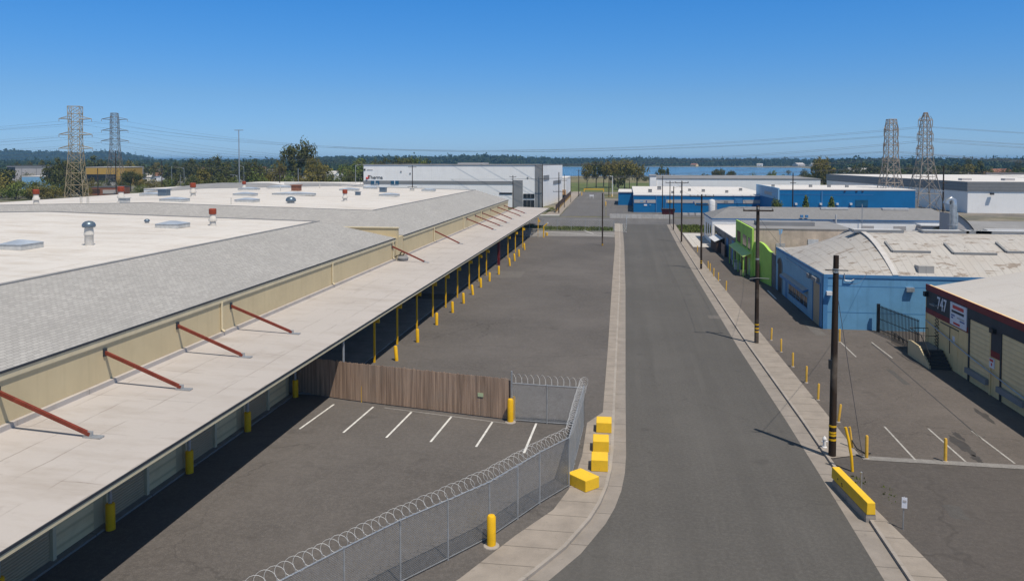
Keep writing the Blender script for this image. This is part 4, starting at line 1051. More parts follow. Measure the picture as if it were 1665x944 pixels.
MB().box(tx - .06, yd1a + .25, 4.05, tx - .003, ty1 + .03, 5.515).build('charcoal_band', 'charcoal', tn)
MB().box(tx - .06, ty0, 4.75, tx - .003, yd1a + .25, 5.515).build('charcoal_band', 'charcoal', tn)
MB().box(tx - .08, yd1a + .25, 3.62, tx - .003, ty1 + .04, 4.045).build('lower_band', 'redband', tn)
MB().box(tx - .06, yd2a + .15, 3.3, tx - .003, yd1b - .15, 4.745).build('charcoal_band', 'charcoal', tn)
MB().box(tx - .08, yd2a + .15, 2.85, tx - .003, yd1b - .15, 3.295).build('lower_band', 'redband', tn)
MB().box(tx - .07, ty1 - .02, 0, tx + .4, ty1 + .06, 5.5).build('corner_pilaster', 'tan', tn)
for ya, yb in ((yd1b, yd1a), (yd2b, yd2a), (yd2b - 7.4, yd2b - 2.6), (yd2b - 15, yd2b - 10)):
    d_ = MB().box(tx - .02, ya, 1.15, tx + .05, yb, 4.70).build('roller_door', 'tandoor', tn)
    MB().box(tx - .085, ya - .18, .0, tx - .003, ya, 4.74).build('door_jamb', 'tan', d_); MB().box(tx - .085, yb, .0, tx - .003, yb + .18, 4.74).build('door_jamb', 'charcoal', d_)
    MB().box(tx - .30, ya + .05, .72, tx - .02, yb + .2, 1.1).build('dock_bumper', 'greywall', tn)
yy = GX(1533, 482, tx).y; textmesh('747', 1.42, 'sign', tn, onwall(Vector((tx - .075, yy, 4.80)), '-X') @ Matrix.Diagonal((.88, 1, 1, 1)), 'house_number')
ya, yb = GX(1548, 490, tx).y, GX(1574.5, 500, tx).y
sgn_ = MB().box(tx - .13, yb, 3.72, tx - .065, ya, 5.45).build('banner_sign', 'sign', tn)
L = ya - yb
def ban(y0, y1, z0, z1, mat): MB().box(tx - .14, yb + L * (1 - y1), z0, tx - .131, yb + L * (1 - y0), z1).build('banner_print', mat, sgn_)
ban(.16, .84, 5.02, 5.28, 'signred'); ban(.10, .86, 4.70, 4.88, 'signblack'); ban(.08, .30, 4.42, 4.52, 'signblue'); ban(.45, .88, 4.36, 4.46, 'palegrey'); ban(.08, .2, 4.22, 4.34, 'signblue'); ban(.62, .9, 4.18, 4.28, 'signblue'); ban(.22, .62, 3.82, 3.98, 'signred')
yy = GX(1615, 552, tx).y; s2 = MB().box(tx - .09, yy - .32, 2.05, tx - .003, yy + .32, 2.72).build('notice', 'sign', tn); MB().box(tx - .1, yy - .26, 2.5, tx - .091, yy + .26, 2.66).build('notice_print', 'signred', s2); MB().box(tx - .1, yy - .12, 2.2, tx - .091, yy + .05, 2.4).build('notice_print', 'signred', s2)
MB().box(tx - .3, yd1b - .9, 4.55, tx - .065, yd1b - .35, 4.85).build('floodlight', 'darksteel', tn)
MB().box(tx - .35, ty1 - .45, 5.0, tx - .065, ty1 - .05, 5.4).build('floodlight', 'darksteel', tn)
MB().box(tx - .4, ty1 - 2.6, 4.55, tx - .065, ty1 - 1.6, 4.65).build('lamp_bracket', 'greywall', tn)
MB().box(tx - .03, ty1 - 6.3, 1.25, tx + .01, ty1 - 4.9, 3.35).build('entry_door', 'tan', tn)
m = MB(); m.box(tx - .05, ty1 - 6.4, 3.36, tx - .004, ty1 - 3.0, 3.43); m.box(tx - .05, ty1 - 4.85, 1.3, tx - .004, ty1 - 4.79, 3.36); m.build('door_frame', 'darksteel', tn)
MB().box(tx - .045, ty1 - 5.75, 2.4, tx - .031, ty1 - 5.35, 2.8).build('door_notice', 'sign', tn)
m = MB()
for i in range(9):
    for sg in (1, -1):
        m.beam((tx - .05, ty1 - 1.9 - (0 if sg > 0 else .8), 1.2 + i * .27), (tx - .05, ty1 - 1.9 - (.8 if sg > 0 else 0), 1.2 + (i + 1) * .27), .03)
m.build('lattice_grille', 'darksteel', tn)
m = MB(); m.tube([(tx - .16, ty1 - .2, 3.0), (tx - .16, ty1 - 9, 2.0), (tx - .16, yd2b, 1.35), (tx - .16, ty0, 1.3)], .045, 6); m.build('wall_rail', 'steel', tn)
# entry steps and railings
es = thing('entry_steps', 'dark steps with black railings and a cream cheek wall at the tan building corner', 'steps', (24.5, 66, 0))
y = 63.9; m = MB()
for i in range(6): m.box(23.75, y + i * .32, .05, tx - .09, y + 6 * .32, .12 + (i + 1) * .185)
m.build('stair_flight', 'charcoal', es); MB().box(23.75, y + 6 * .32 + .002, .05, tx - .09, 68.6, 1.23).build('landing', 'dock', es)
m = MB(); m.v = [(23.6, y + .1, .08), (23.6, 68.6, .08), (23.6, 68.6, 1.35), (23.6, 67.9, 1.45), (23.6, 66.2, 1.4), (23.6, y + 1.3, .95), (23.6, y + .1, .35)]; m.v += [(x + .13, a, b_) for x, a, b_ in m.v]
m.f = [tuple(range(7)), tuple(range(7, 14))[::-1]] + [(i, (i + 1) % 7, 7 + (i + 1) % 7, 7 + i) for i in range(7)]; m.build('cheek_wall', 'cream', es)
m = MB(); m.tube([(23.68, y + .15, .1), (23.68, y + .15, 1.2), (23.68, y + 2.0, 2.35), (23.68, 68.5, 2.4), (tx - .15, 68.5, 2.4)], .035, 6)
for t in range(7): yy = y + .15 + (1.85) * t / 6; m.tube([(23.68, yy, .15 + t * .18), (23.68, yy, 1.2 + 1.15 * t / 6)], .016, 5)
for t in range(8): yy = y + 2.0 + (68.5 - y - 2.0) * t / 7; m.tube([(23.68, yy, 1.3), (23.68, yy, 2.38)], .016, 5)
for t in range(5): xx = 23.68 + (tx - .15 - 23.68) * t / 4; m.tube([(xx, 68.5, 1.2), (xx, 68.5, 2.4)], .016, 5)
m.tube([(tx - .35, y + 2.0, 1.2), (tx - .35, y + 2.0, 2.3), (23.68, y + 2.0, 2.35)], .03, 6); m.build('railing', 'darksteel', es)
sgt = thing('steel_gate', 'tall black picket gate between the light blue wall and the tan building', 'gate', (24.6, 76.3, LZ))
m = MB(); a, b_ = Vector((23.9, 77.2)), Vector((25.15, 70.6))
for i in range(30): q = a.lerp(b_, i / 29); m.tube([(q.x, q.y, LZ), (q.x, q.y, LZ + 2.6)], .034, 4)
m.build('pickets', 'darksteel', sgt).name = 'picket_lattice'
for z in (.3, 1.3, 2.45): MB().beam((*a, LZ + z), (*b_, LZ + z), .05).build('rail', 'darksteel', sgt)
MB().box(23.75, 77.1, 0, 24.0, 77.35, 2.8).build('gate_post', 'darksteel', sgt)
lr = thing('low_railing', 'low black railing standing between the gate and the entry steps', 'railing', (23.9, 70, LZ))
m = MB()
for i in range(16): yy = 69.0 + i * .26; m.tube([(23.7, yy, LZ), (23.7, yy, 1.1)], .018, 4)
m.build('picket_lattice', 'darksteel', lr); MB().beam((23.7, 69, 1.1), (23.7, 73, 1.1), .05).build('rail', 'darksteel', lr)
# ------------------------------------------------------------------ lime green front and its stained concrete hall
gn = thing('green_building', 'two-storey lime green shopfront joined to a stained concrete hall', 'building', (22, 120, 0))
gx = 17.6
MB().prism([(gx + .02, 110.4), (31.5, 110.4), (31.5, 126), (gx + .02, 126)], 0, 6.85).build('hall_wall', 'dirtywall', gn)
MB().prism([(gx - .25, 110.2), (gx + .015, 110.2), (gx + .015, 126.2), (gx - .25, 126.2)], 2.9, 7.0).build('front_wall', 'green', gn)
MB().prism([(gx - .2, 110.3), (gx + .012, 110.3), (gx + .012, 126), (gx - .2, 126)], 0, 2.9).build('ground_floor_wall', 'green', gn)
MB().box(gx + .3, 110.6, 6.86, 31.3, 125.8, 6.92).build('roof', 'greyroof2', gn)
MB().box(gx + .1, 110.36, 6.855, 31.55, 110.6, 7.02).build('parapet_cap', 'workshop', gn)
MB().box(19, 116, 6.925, 27, 119, 7.5).build('roof_monitor', 'greyroof2', gn)
for ya, yb in ((111.6, 113.6), (115.2, 118.6), (121, 124.6)):
    wn = MB().box(gx - .27, ya, 3.9, gx - .24, yb, 5.5).build('window', 'window' if ya < 120 else 'browndoor', gn); MB().box(gx - .32, ya - .1, 3.78, gx - .251, yb + .1, 3.9).build('sill', 'greendark', wn)
aw = MB(); aw.v = [(gx - .25, 111.0, 3.45), (gx - .25, 126, 3.45), (gx - 1.35, 126, 3.0), (gx - 1.35, 111.0, 3.0)]; aw.v += [(x, y_, z - .12) for x, y_, z in aw.v]
aw.f = [(0, 1, 2, 3), (7, 6, 5, 4)] + [(i, (i + 1) % 4, 4 + (i + 1) % 4, 4 + i) for i in range(4)]; aw.build('awning', 'greenroof', gn)
for ya, yb, mt in ((112, 113.2, 'palegreen'), (114.5, 116.4, 'browndoor'), (118, 120, 'browndoor'), (122, 124.2, 'greendark')):
    MB().box(gx - .24, ya, .15, gx - .19, yb, 2.6).build('door', mt, gn)
for yv in (111.2, 116.2, 121, 125.6): MB().box(gx - 1.3, yv, 0, gx - 1.18, yv + .15, 2.95).build('awning_post', 'green', gn)
m = MB(); n9 = 13                                                          # curved green entrance wing
for i in range(n9):
    t = i / (n9 - 1); m.v.append((gx - .15 + 1.25 * t ** .8, 110.9 - 7.6 * t, 0))
for i in range(n9):
    t = i / (n9 - 1); m.v.append((gx - .15 + 1.25 * t ** .8, 110.9 - 7.6 * t, 5.0 + .55 * math.sin(math.pi * min(1, t * 1.15)) - .5 * t))
m.v += [(x + .35, y_ + .05, z) for x, y_, z in m.v]
for i in range(n9 - 1): m.f += [(i, i + 1, n9 + i + 1, n9 + i), (2 * n9 + i, 3 * n9 + i, 3 * n9 + i + 1, 2 * n9 + i + 1), (n9 + i, n9 + i + 1, 3 * n9 + i + 1, 3 * n9 + i)]
m.f += [(0, n9, 3 * n9, 2 * n9), (n9 - 1, 3 * n9 - 1, 4 * n9 - 1, 2 * n9 - 1)]; m.build('entrance_wall', 'green', gn)
MB().box(gx + .1, 107.6, .1, gx + .2, 109.0, 2.5).build('door', 'greendark', gn)
for x, z0, z1, wx, mt in ((24.8, 4.3, 5.6, 1.4, 'slot'), (29.5, 3.6, 4.6, 1.5, 'slot'), (20.6, 3.0, 5.0, 1.2, 'palegrey'), (22.8, 1.6, 2.8, 1.8, 'window')):
    MB().box(x, 110.3, z0, x + wx, 110.39, z1).build('wall_panel', mt, gn)
m = MB(); m.v = [(27.3, 110.32, 2.6), (30.3, 110.32, 2.6), (29.0, 110.32, 5.2), (28.6, 110.32, 5.2)]; m.v += [(x, 110.39, z) for x, y_, z in m.v]; m.f = [(0, 1, 2, 3), (7, 6, 5, 4)] + [(i, (i + 1) % 4, 4 + (i + 1) % 4, 4 + i) for i in range(4)]; m.build('timber_brace_panel', 'brown', gn)
MB().tube([(28.0, 110.1, 5.0), (27.4, 110.0, 5.1), (27.4, 109.9, 5.3)], .12, 8).build('exhaust_pipe', 'darksteel', gn)
MB().box(25.5, 106, 0, 31, 110.2, 3.0).build('lean_to', 'slot', gn)
mw = thing('painted_yard_wall', 'dark painted yard wall with faded mural between the green wing and the light blue building', 'wall', (18.4, 103, 0))
m = MB(); m.v = [(18.75, 103.15, 0), (18.95, 101.65, 0), (18.95, 101.65, 4.3), (18.75, 103.15, 4.5)]; m.v += [(x + .2, y_ + .05, z) for x, y_, z in m.v]; m.f = [(0, 1, 2, 3), (7, 6, 5, 4)] + [(i, (i + 1) % 4, 4 + (i + 1) % 4, 4 + i) for i in range(4)]
m.build('wall_body', 'mural', mw)
MB().box(18.9, 104.0, 0, 24, 104.2, 4.0).build('return_wall', 'dirtywall', mw)
u = thing('blue_banner', 'small bright blue banner on a post behind the light blue roof corner', 'banner', (19.6, 102.3, 5)); MB().tube([(19.6, 102.3, 4), (19.6, 102.3, 7.6)], .05, 6).build('pole', 'steel', u); MB().quad((19.4, 102.28, 7.6), (19.9, 102.28, 7.6), (19.8, 102.28, 7.1), (19.5, 102.28, 6.9)).quad((19.4, 102.32, 7.6), (19.9, 102.32, 7.6), (19.8, 102.32, 7.1), (19.5, 102.32, 6.9)).build('cloth', 'bluepanel', u)
q = random.Random(8)
for i, (x, y_, s, mt, lab) in enumerate(((16.9, 121.5, .8, 'palegrey', 'pale crate under the green awning'), (16.6, 118.6, .9, 'slot', 'white box beside the brown shop door'), (16.5, 112.6, .7, 'tan', 'tan planter box at the green corner'), (17.2, 107.2, .6, 'darksteel', 'black bin beside the green entrance'), (16.9, 124.0, .7, 'slot', 'low white crate beside the green door'))):
    t = thing('crate', lab, 'crate', (x, y_, LZ)); MB().box(x - s / 2, y_ - s / 2, LZ, x + s / 2, y_ + s / 2, LZ + s).build('crate_body', mt, t, False, .04); MB().box(x - s * .55, y_ - s * .55, LZ + s, x + s * .55, y_ + s * .55, LZ + s + .06).build('lid', mt, t)
# ------------------------------------------------------------------ drab workshop and the grey-roofed white hall
wk = thing('workshop', 'low drab grey workshop with white roof between green front and grey-roofed hall', 'building', (20, 142, 0))
MB().prism([(17.3, 126.6), (27, 126.6), (27, 151.8), (16.9, 151.8)], 0, 3.95).build('wall', 'workshop', wk); MB().prism([(17.1, 126.4), (27.1, 126.4), (27.1, 151.9), (16.7, 151.9)], 3.955, 4.1).build('roof', 'whiteroof', wk)
for ya, yb, z0, z1, mt in ((127.4, 129.6, .1, 3.4, 'bluecap'), (133.5, 135.8, .1, 3.2, 'bluecap'), (138, 140, .1, 2.8, 'window'), (142.5, 145, 1.0, 3.0, 'darksteel'), (147.5, 150.5, .8, 3.0, 'window')):
    xx = 17.3 - .4 * (ya - 126.6) / 25.2 - .09; MB().box(xx, ya, z0, xx + .1, yb, z1).build('door' if z0 < .5 else 'window', mt, wk)
yf = thing('timber_fence_panel', 'short tan timber fence panel beside the drab workshop', 'fence', (16.9, 136, LZ)); MB().box(16.5, 133.2, LZ, 16.6, 137.8, 2.1).build('boards', 'wood', yf); MB().box(16.38, 133.0, 0, 16.5, 133.2, 2.2).build('post', 'wood', yf)
sh = thing('lean_shed', 'little brown shed with a white sloping roof against the workshop', 'shed', (16.3, 142, LZ)); MB().prism([(15.9, 139.2), (16.85, 139.2), (16.75, 147), (15.7, 147)], LZ, 2.2).build('wall', 'brown', sh); MB().quad((15.5, 139, 2.1), (17.0, 139, 2.7), (16.8, 147.2, 2.7), (15.3, 147.2, 2.1)).quad((15.5, 139, 2.06), (17.0, 139, 2.66), (16.8, 147.2, 2.66), (15.3, 147.2, 2.06)).build('roof', 'white_metal', sh)
gh = thing('grey_roof_hall', 'long white hall with a grey hipped roof and blue eaves behind the concrete hall', 'building', (38, 160, 0))
hx0, hx1, hy0, hy1 = 16.6, 61, 153, 168
MB().box(hx0, hy0, 0, hx1, hy1, 5.2).build('wall', 'white', gh)
m = MB(); e = .12; zr = 7.05; ym = (hy0 + hy1) / 2
A, B, C, D = (hx0 - e, hy0 - e, 5.2), (hx1 + e, hy0 - e, 5.2), (hx1 + e, hy1 + e, 5.2), (hx0 - e, hy1 + e, 5.2); E1, E2 = (hx0 + 4.2, ym, zr), (hx1 - 2, ym, zr)
m.quad(A, B, E2, E1).quad(C, D, E1, E2).quad(D, A, E1).quad(B, C, E2).quad(D, C, B, A).build('hip_roof', 'greyroof', gh)
MB().box(hx0 - e - .02, hy0 - e - .04, 4.95, hx1 + e, hy0 - e, 5.22).build('eave_fascia', 'blueeave', gh); MB().box(hx0 - e - .05, hy0 - e, 4.95, hx0 - e, hy1 + e, 5.22).build('eave_fascia', 'blueeave', gh)
for px in (1183, 1411, 1463):
    p = GY(px, 366, hy0); wn = MB().box(p.x - 1.1, hy0 - .05, 2.7, p.x + 1.1, hy0 + .01, 4.1).build('window', 'palegrey', gh); MB().box(p.x - 1.25, hy0 - .1, 2.58, p.x + 1.25, hy0 - .003, 2.7).build('sill', 'white', wn)
for yv in (155, 159, 163): MB().box(hx0 - .05, yv, 1.0, hx0 + .01, yv + 1.8, 3.6).build('window', 'window', gh)
for px, wz in ((1354, 2.6), (1452, 2.4)):
    p = GY(px, 336, ym); MB().box(p.x - wz, ym - 1.6, 6.75, p.x + wz, ym - .7, 7.12).build('skylight', 'slot', gh)
p = GY(1517, 366, hy0); MB().box(p.x - 3.2, hy0 - 3.0, 4.4, p.x + 3.2, hy0 - .45, 4.65).build('porch_roof', 'white_metal', gh); MB().box(p.x - 2.9, hy0 - 2.6, 0, p.x + 3.1, hy0 - .06, 4.39).build('porch_wall', 'palegrey', gh)
p = GY(1400, 360, hy0); MB().tube([(p.x, hy0 - .6, 3.5), (p.x, hy0 - .6, 8.2)], .06, 6).build('vent_pipe', 'steel', gh); p = GY(1358, 360, hy0); MB().tube([(p.x, hy0 - .5, 3.0), (p.x, hy0 - .5, 6.2)], .16, 8).build('vent_pipe', 'slot', gh)
for px in (1304, 1312): p = GY(px, 350, hy0 - .2); MB().box(p.x - .25, hy0 - .2, 5.5, p.x + .25, hy0 + .3, 6.0).build('roof_cowl', 'bluecap', gh)
# curved-gable hall, pale green shed and the silver duct
qh = thing('curved_gable_hall', 'grey hall with a curved cream gable beside the silver exhaust duct', 'building', (50, 124, 0))
qx0, qx1, qy0, qy1 = GY(1546, 350, 118).x, GY(1587, 350, 118).x, 118, 122
def qz(t): return 6.0 + 2.6 * math.sin(math.pi * (.12 + .88 * t) ) if False else 5.9 + 2.9 * math.cos(math.pi / 2 * t) ** .8
m = MB(); pr = [(qx0, 0), (qx1, 0)] + [(qx0 + (qx1 - qx0) * (1 - i / 10), qz(max(0, 1 - i / 10 * 1.0) if True else 0)) for i in range(11)]
m.v = [(x, qy0, z) for x, z in pr] + [(x, qy1, z) for x, z in pr]; nn_ = len(pr); m.f = [tuple(range(nn_)), tuple(range(nn_, 2 * nn_))[::-1], (0, nn_, 2 * nn_ - 1, nn_ - 1), (1, 2, nn_ + 2, nn_ + 1)]; m.build('gable_wall', 'palegrey', qh)
m = MB(); pr2 = [(x, z + .05) for x, z in pr[2:]]
m.v = [(x, qy0 - .3, z) for x, z in pr2] + [(x, qy1, z) for x, z in pr2]; k_ = len(pr2); m.f = [(i, i + 1, k_ + i + 1, k_ + i) for i in range(k_ - 1)]; m.build('curved_roof', 'greyroof2', qh)
du = thing('exhaust_duct', 'shiny silver exhaust stack with a hooked top above the vault roof', 'duct', (51, 114, 0))
p = GY(1550, 350, 114); zt = p.z + 2.3
MB().tube([(p.x, 114, 4.5), (p.x, 114, zt - 1.0), (p.x - .05, 114, zt - .3), (p.x - .4, 114, zt), (p.x - .8, 114, zt - .3), (p.x - .9, 114, zt - .7)], [.45, .45, .45, .42, .42, .48], 14).build('stack', 'duct', du, True)
MB().tube([(p.x + .35, 114.3, 4.5), (p.x + .45, 114.3, zt - 2.2), (p.x + .1, 114.2, zt - 1.5)], .3, 12).build('stack_branch', 'duct', du, True)
for z in (6.2, 7.4): MB().tube([(p.x, 114, z), (p.x, 114, z + .12)], .66, 14).build('stack_collar', 'steel', du)
MB().box(p.x - 1.0, 113.2, 0, p.x + 1.2, 115, 5.3).build('fan_housing', 'greywall', du)
pg = thing('pale_green_shed', 'pale green shed with a dark grey roof behind the vault', 'building', (66, 124, 0))
MB().box(qx1 + .25, 116, 0, 90, 134, 5.3).build('wall', 'palegreen', pg); m = MB(); m.quad((qx1 + .2, 115.6, 5.3), (90.2, 115.6, 5.3), (90.2, 126, 7.2), (qx1 + .2, 126, 7.2)).quad((qx1 + .2, 126, 7.2), (90.2, 126, 7.2), (90.2, 134.4, 5.3), (qx1 + .2, 134.4, 5.3)); m.build('roof', 'greyroof2', pg)
MB().box(qx1 + .22, 115.55, 5.05, 90.2, 115.62, 5.32).build('eave_fascia', 'palegreen', pg)
for x0, mt in ((qx1 + 12, 'palegrey'), (qx1 + 20, 'greywall')): MB().box(x0, 115.93, 1.5, x0 + 3.0, 116.01, 4.6).build('window', mt, pg)
MB().box(qx1 + 2, 119, 6.0, qx1 + 8, 120.5, 6.5).build('skylight', 'slot', pg)
# ================================================================== FARTHER BUILDINGS
def boxb(name, label, poly, z1, wall, roof, over=.0, roofz=.12, cat='building'):
    cx = sum(p[0] for p in poly) / len(poly); cy_ = sum(p[1] for p in poly) / len(poly)
    o = thing(name, label, cat, (cx, cy_, 0))
    MB().prism(poly, -.05, z1).build('wall', wall, o)
    pl = [(cx + (p[0] - cx) * (1 + over), cy_ + (p[1] - cy_) * (1 + over)) for p in poly]
    MB().prism(pl, z1 + .003, z1 + roofz).build('roof', roof, o)
    return o
# white office and warehouse across the side street
wh = boxb('white_office', 'big white tilt-up office building with grey bands and blue windows', [(-93.5, 266), (-29.2, 266), (-25.6, 312), (-93.5, 312)], 14.6, 'white', 'greyroof2', .0015, .15)
yw = 266
def front(name, x0, y0, x1, y1, mat, par=None, t=.12):                    # slab on the office front between two photo corners
    a, b = GY(x0, y0, yw), GY(x1, y1, yw)
    return MB().box(a.x, yw - t, b.z, b.x, yw + .02, a.z).build(name, mat, par or wh)
front('grey_band', 590.5, 293.5, 834, 300, 'greywall', None, .10)
front('grey_pier', 834, 293, 850, 337, 'greywall', None, .14)
front('grey_pier', 870, 268.6, 882, 337, 'greywall', None, .14)
for x0, x1 in ((603, 617), (635.5, 648.5)):
    wn = front('window', x0, 293.7, x1, 299.7, 'winblue', None, .16)
    xm = (x0 + x1) / 2; front('mullion', xm - .5, 293.7, xm + .5, 299.7, 'white', wn, .2)
for y0, y1 in ((315, 322.5), (325, 337)):
    wn = front('window', 851, y0, 869, y1, 'window', None, .16)
    for xm in (857, 863): front('mullion', xm - .3, y0, xm + .3, y1, 'greywall', wn, .2)
front('dark_opening', 812, 313, 833, 316, 'window', None, .15)
front('parapet_cap', 590, 267.2, 882, 268.4, 'palegrey', None, .2)
a = GY(607, 288.5, yw); textmesh('Therma', 1.75, 'charcoal', wh, onwall(Vector((a.x + .75, yw - .08, a.z)), '-Y'), 'sign_lettering')
a = GY(596.8, 289.3, yw); MB().lathe(a.x, yw - .1, [(.3, a.z - .5), (.42, a.z - .1), (.25, a.z + .3)], 10).build('sign_emblem', 'signred', wh)
a = GY(600.0, 287.6, yw); MB().box(a.x - .3, yw - .1, a.z - .6, a.x + .1, yw - .02, a.z + .6).build('sign_emblem', 'ventred', wh)
a = GY(593, 276, yw); MB().box(a.x - .3, yw - .12, a.z - .3, a.x + .3, yw - .02, a.z + .35).build('sign_emblem', 'charcoal', wh); MB().box(a.x + .8, yw - .09, a.z - .16, a.x + 3.0, yw - .02, a.z + .1).build('sign_lettering', 'palegrey', wh)
for px, py in ((652, 279), (667, 282), (858, 289)): a = GY(px, py, yw); MB().box(a.x - .25, yw - .14, a.z - .25, a.x + .25, yw - .02, a.z + .25).build('wall_light', 'greywall', wh)
for ya, yb, za, zb in ((270, 281, 9.2, 11.0), (290, 308, 7.2, 8.6)):
    xa, xb = -29.2 + 3.6 * (ya - 266) / 46, -29.2 + 3.6 * (yb - 266) / 46
    m = MB(); m.v = [(xa + .12, ya, za), (xb + .12, yb, za), (xb + .12, yb, zb), (xa + .12, ya, zb)]; m.v += [(x - .2, y, z) for x, y, z in m.v]; m.f = [(0, 1, 2, 3), (7, 6, 5, 4)] + [(i, (i + 1) % 4, 4 + (i + 1) % 4, 4 + i) for i in range(4)]; m.build('side_panel', 'greywall', wh)
MB().box(-62, 280, 14.75, -52, 290, 15.4).build('roof_unit', 'palegrey', wh)
lw = boxb('low_white_building', 'low white building with orange-tan base beyond the brown slat fence', [(-40, 322), (-25.0, 322), (-26.5, 372), (-40, 372)], 8.6, 'white', 'whiteroof')
MB().box(-40, 321.9, 0, -24.95, 321.985, 1.9).build('dark_dock', 'window', lw); MB().box(-40, 321.88, 1.9, -24.9, 321.985, 4.0).build('tan_base', 'orange', lw)
bf = thing('slat_fence', 'long brown slat fence on yellow posts beside the far street', 'fence', (-24, 290, 0))
m = MB(); m.beam((-21.6, 238, 1.55), (-24.6, 345, 1.55), .06, 2.0); m.build('slat_panel', 'brown', bf)
for i in range(14): t = i / 13; x, y = -21.45 - 3.0 * t, 238 + 107 * t; MB().box(x - .07, y - .07, 0, x + .07, y + .07, 1.1).build('post', 'yellow_pale', bf)
# long deep blue building and its neighbours
db = boxb('long_blue_building', 'long low deep blue building with white sign bands across the cross street', [(2.4, 246), (45.5, 246), (45.5, 320), (2.4, 322)], 5.5, 'deepblue', 'whiteroof')
MB().box(2.3, 245.85, 5.3, 45.5, 245.99, 5.66).build('parapet_cap', 'white', db)
def bfront(name, x0, y0, x1, y1, mat, par=None, t=.1, yy=246):
    a, b = GY(x0, y0, yy), GY(x1, y1, yy); return MB().box(a.x, yy - t, b.z, b.x, yy - .003, a.z).build(name, mat, par or db)
s1 = bfront('sign_band', 1031, 324.5, 1066, 330, 'palegrey'); bfront('sign_lettering', 1041, 326.3, 1046, 328.3, 'bluepanel', s1, .14); bfront('sign_emblem', 1050, 326, 1052, 329, 'signblue', s1, .14)
s1 = bfront('sign_band', 1083, 324.5, 1193, 330.5, 'palegrey'); bfront('sign_lettering', 1177, 326.5, 1184, 329.3, 'greywall', s1, .14); bfront('sign_lettering', 1086, 325.5, 1092, 329.5, 'tan', s1, .14); bfront('sign_lettering', 1127, 327.5, 1129, 329.5, 'signblue', s1, .14)
bfront('sign_band', 1208, 325, 1248, 331, 'palegrey'); bfront('dark_panel', 1194, 323, 1207, 331, 'bluecap')
bfront('notice', 1047, 332, 1052, 334.5, 'sign'); bfront('notice', 1056, 332.5, 1058.5, 334, 'bluepanel')
for px in (1066.5, 1082): bfront('pilaster', px, 318, px + 1, 345, 'bluecap', None, .2)
for x, y, s in ((8, 262, 1.2), (15, 255, .8), (18, 258, .8), (26, 268, 1.0), (33, 262, .9), (22, 275, .9), (40, 280, 1.0), (12, 285, 1.4)):
    v = MB().box(x - s / 2, y - s / 2, 5.62, x + s / 2, y + s / 2, 5.62 + s * .9).build('roof_vent', 'greyroof2', db); MB().box(x - s * .6, y - s * .6, 5.62 + s * .9, x + s * .6, y + s * .6, 5.7 + s * .9).build('hood', 'ventwhite', v)
an = boxb('blue_annex', 'small deep blue annex at the end of the long blue building', [(-2.8, 284), (2.2, 284), (2.2, 310), (-2.8, 310)], 4.6, 'deepblue', 'whiteroof', .02, .3)
rb_ = boxb('rear_blue_building', 'taller deep blue warehouse behind the grey-roofed hall with a white roof', [(41, 216), (75.5, 216), (75.5, 252), (41, 252)], 8.4, 'deepblue', 'whiteroof', .004, .25)
m = MB(); m.prism([(40.6, 215.7), (40.99, 215.7), (40.99, 251), (40.6, 251)], 5.7, 8.9); pn_ = m.build('side_panel', 'bluepanel', rb_); MB().box(40.56, 224, 6.5, 40.59, 236, 7.4).build('sign_lettering', 'palegrey', pn_)
def rfront(name, x0, y0, x1, y1, mat, t=.12): return bfront(name, x0, y0, x1, y1, mat, rb_, t, 216)
rfront('dock_door', 1391, 325, 1411, 336, 'winblue', .1); rfront('downpipe', 1335.5, 311, 1337, 335, 'bluecap', .2); rfront('wall_joint_line', 1253, 316, 1420, 316.5, 'bluecap', .05)
for px in (1372, 1391, 1401): rfront('wall_vent', px, 310.5, px + 3, 311.8, 'signblack', .15)
for px in (1292, 1332, 1359, 1381): rfront('wall_unit', px, 330, px + 3.5, 333, 'white_metal', .8)
for px, py in ((1257, 301), (1318, 301), (1348, 302), (1377, 302.5)): p = GY(px, py, 232); MB().box(p.x - .4, 231.6, 8.6, p.x + .4, 232.4, 9.4).build('roof_vent', 'greywall', rb_)
wr = boxb('white_rear_warehouse', 'very long white warehouse with a thin grey roof edge behind the blue buildings', [(13, 338), (80, 335), (80, 400), (13, 404)], 8.2, 'white', 'greyroof2', .004, .5)
MB().box(10.2, 337, 0, 12.9, 346, 9.8).build('stair_tower', 'white', wr); MB().box(9.9, 336.7, 9.8, 13.0, 346.2, 10.1).build('tower_cap', 'palegrey', wr)
bw = boxb('big_white_warehouse', 'huge white warehouse with a wide grey metal band near the lattice pylons', [(105.5, 258), (230, 254), (240, 380), (95, 386)], 9.6, 'white', 'whiteroof', .001, .1)
m = MB(); bp = [(105.5, 258), (230, 254), (240, 380), (95, 386)]; cx, cy_ = 160, 320
ob = [(105.3, 257.8), (230.2, 253.8), (240.2, 380.2), (94.8, 386.2)]
for i in range(4): a, b = ob[i], ob[(i + 1) % 4]; m.quad((*a, 6.7), (*b, 6.7), (*b, 9.75), (*a, 9.75))
m.build('grey_band', 'greyband', bw)
for px in (1570, 1640): p = GY(px, 290, 275); MB().box(p.x - 1.5, 274, 9.7, p.x + 1.5, 277, 10.4).build('roof_unit', 'palegrey', bw)
p = GY(1612, 309, 257.4); MB().box(p.x - .5, 256.6, 5.7, p.x + .5, 257.3, 6.4).build('wall_light', 'charcoal', bw)
yd = boxb('chain_yard_shed', 'small grey mesh-sided shed between the deep blue warehouse and the pylon', [(78.5, 236), (83, 236), (83, 246), (78.5, 246)], 5.2, 'greywall', 'greyroof2')
ws = boxb('white_roof_warehouse', 'white flat-roofed warehouse in front of the eucalyptus', [(-150, 222), (-97, 222), (-97, 300), (-150, 300)], 7.2, 'white', 'whiteroof', .002, .3)
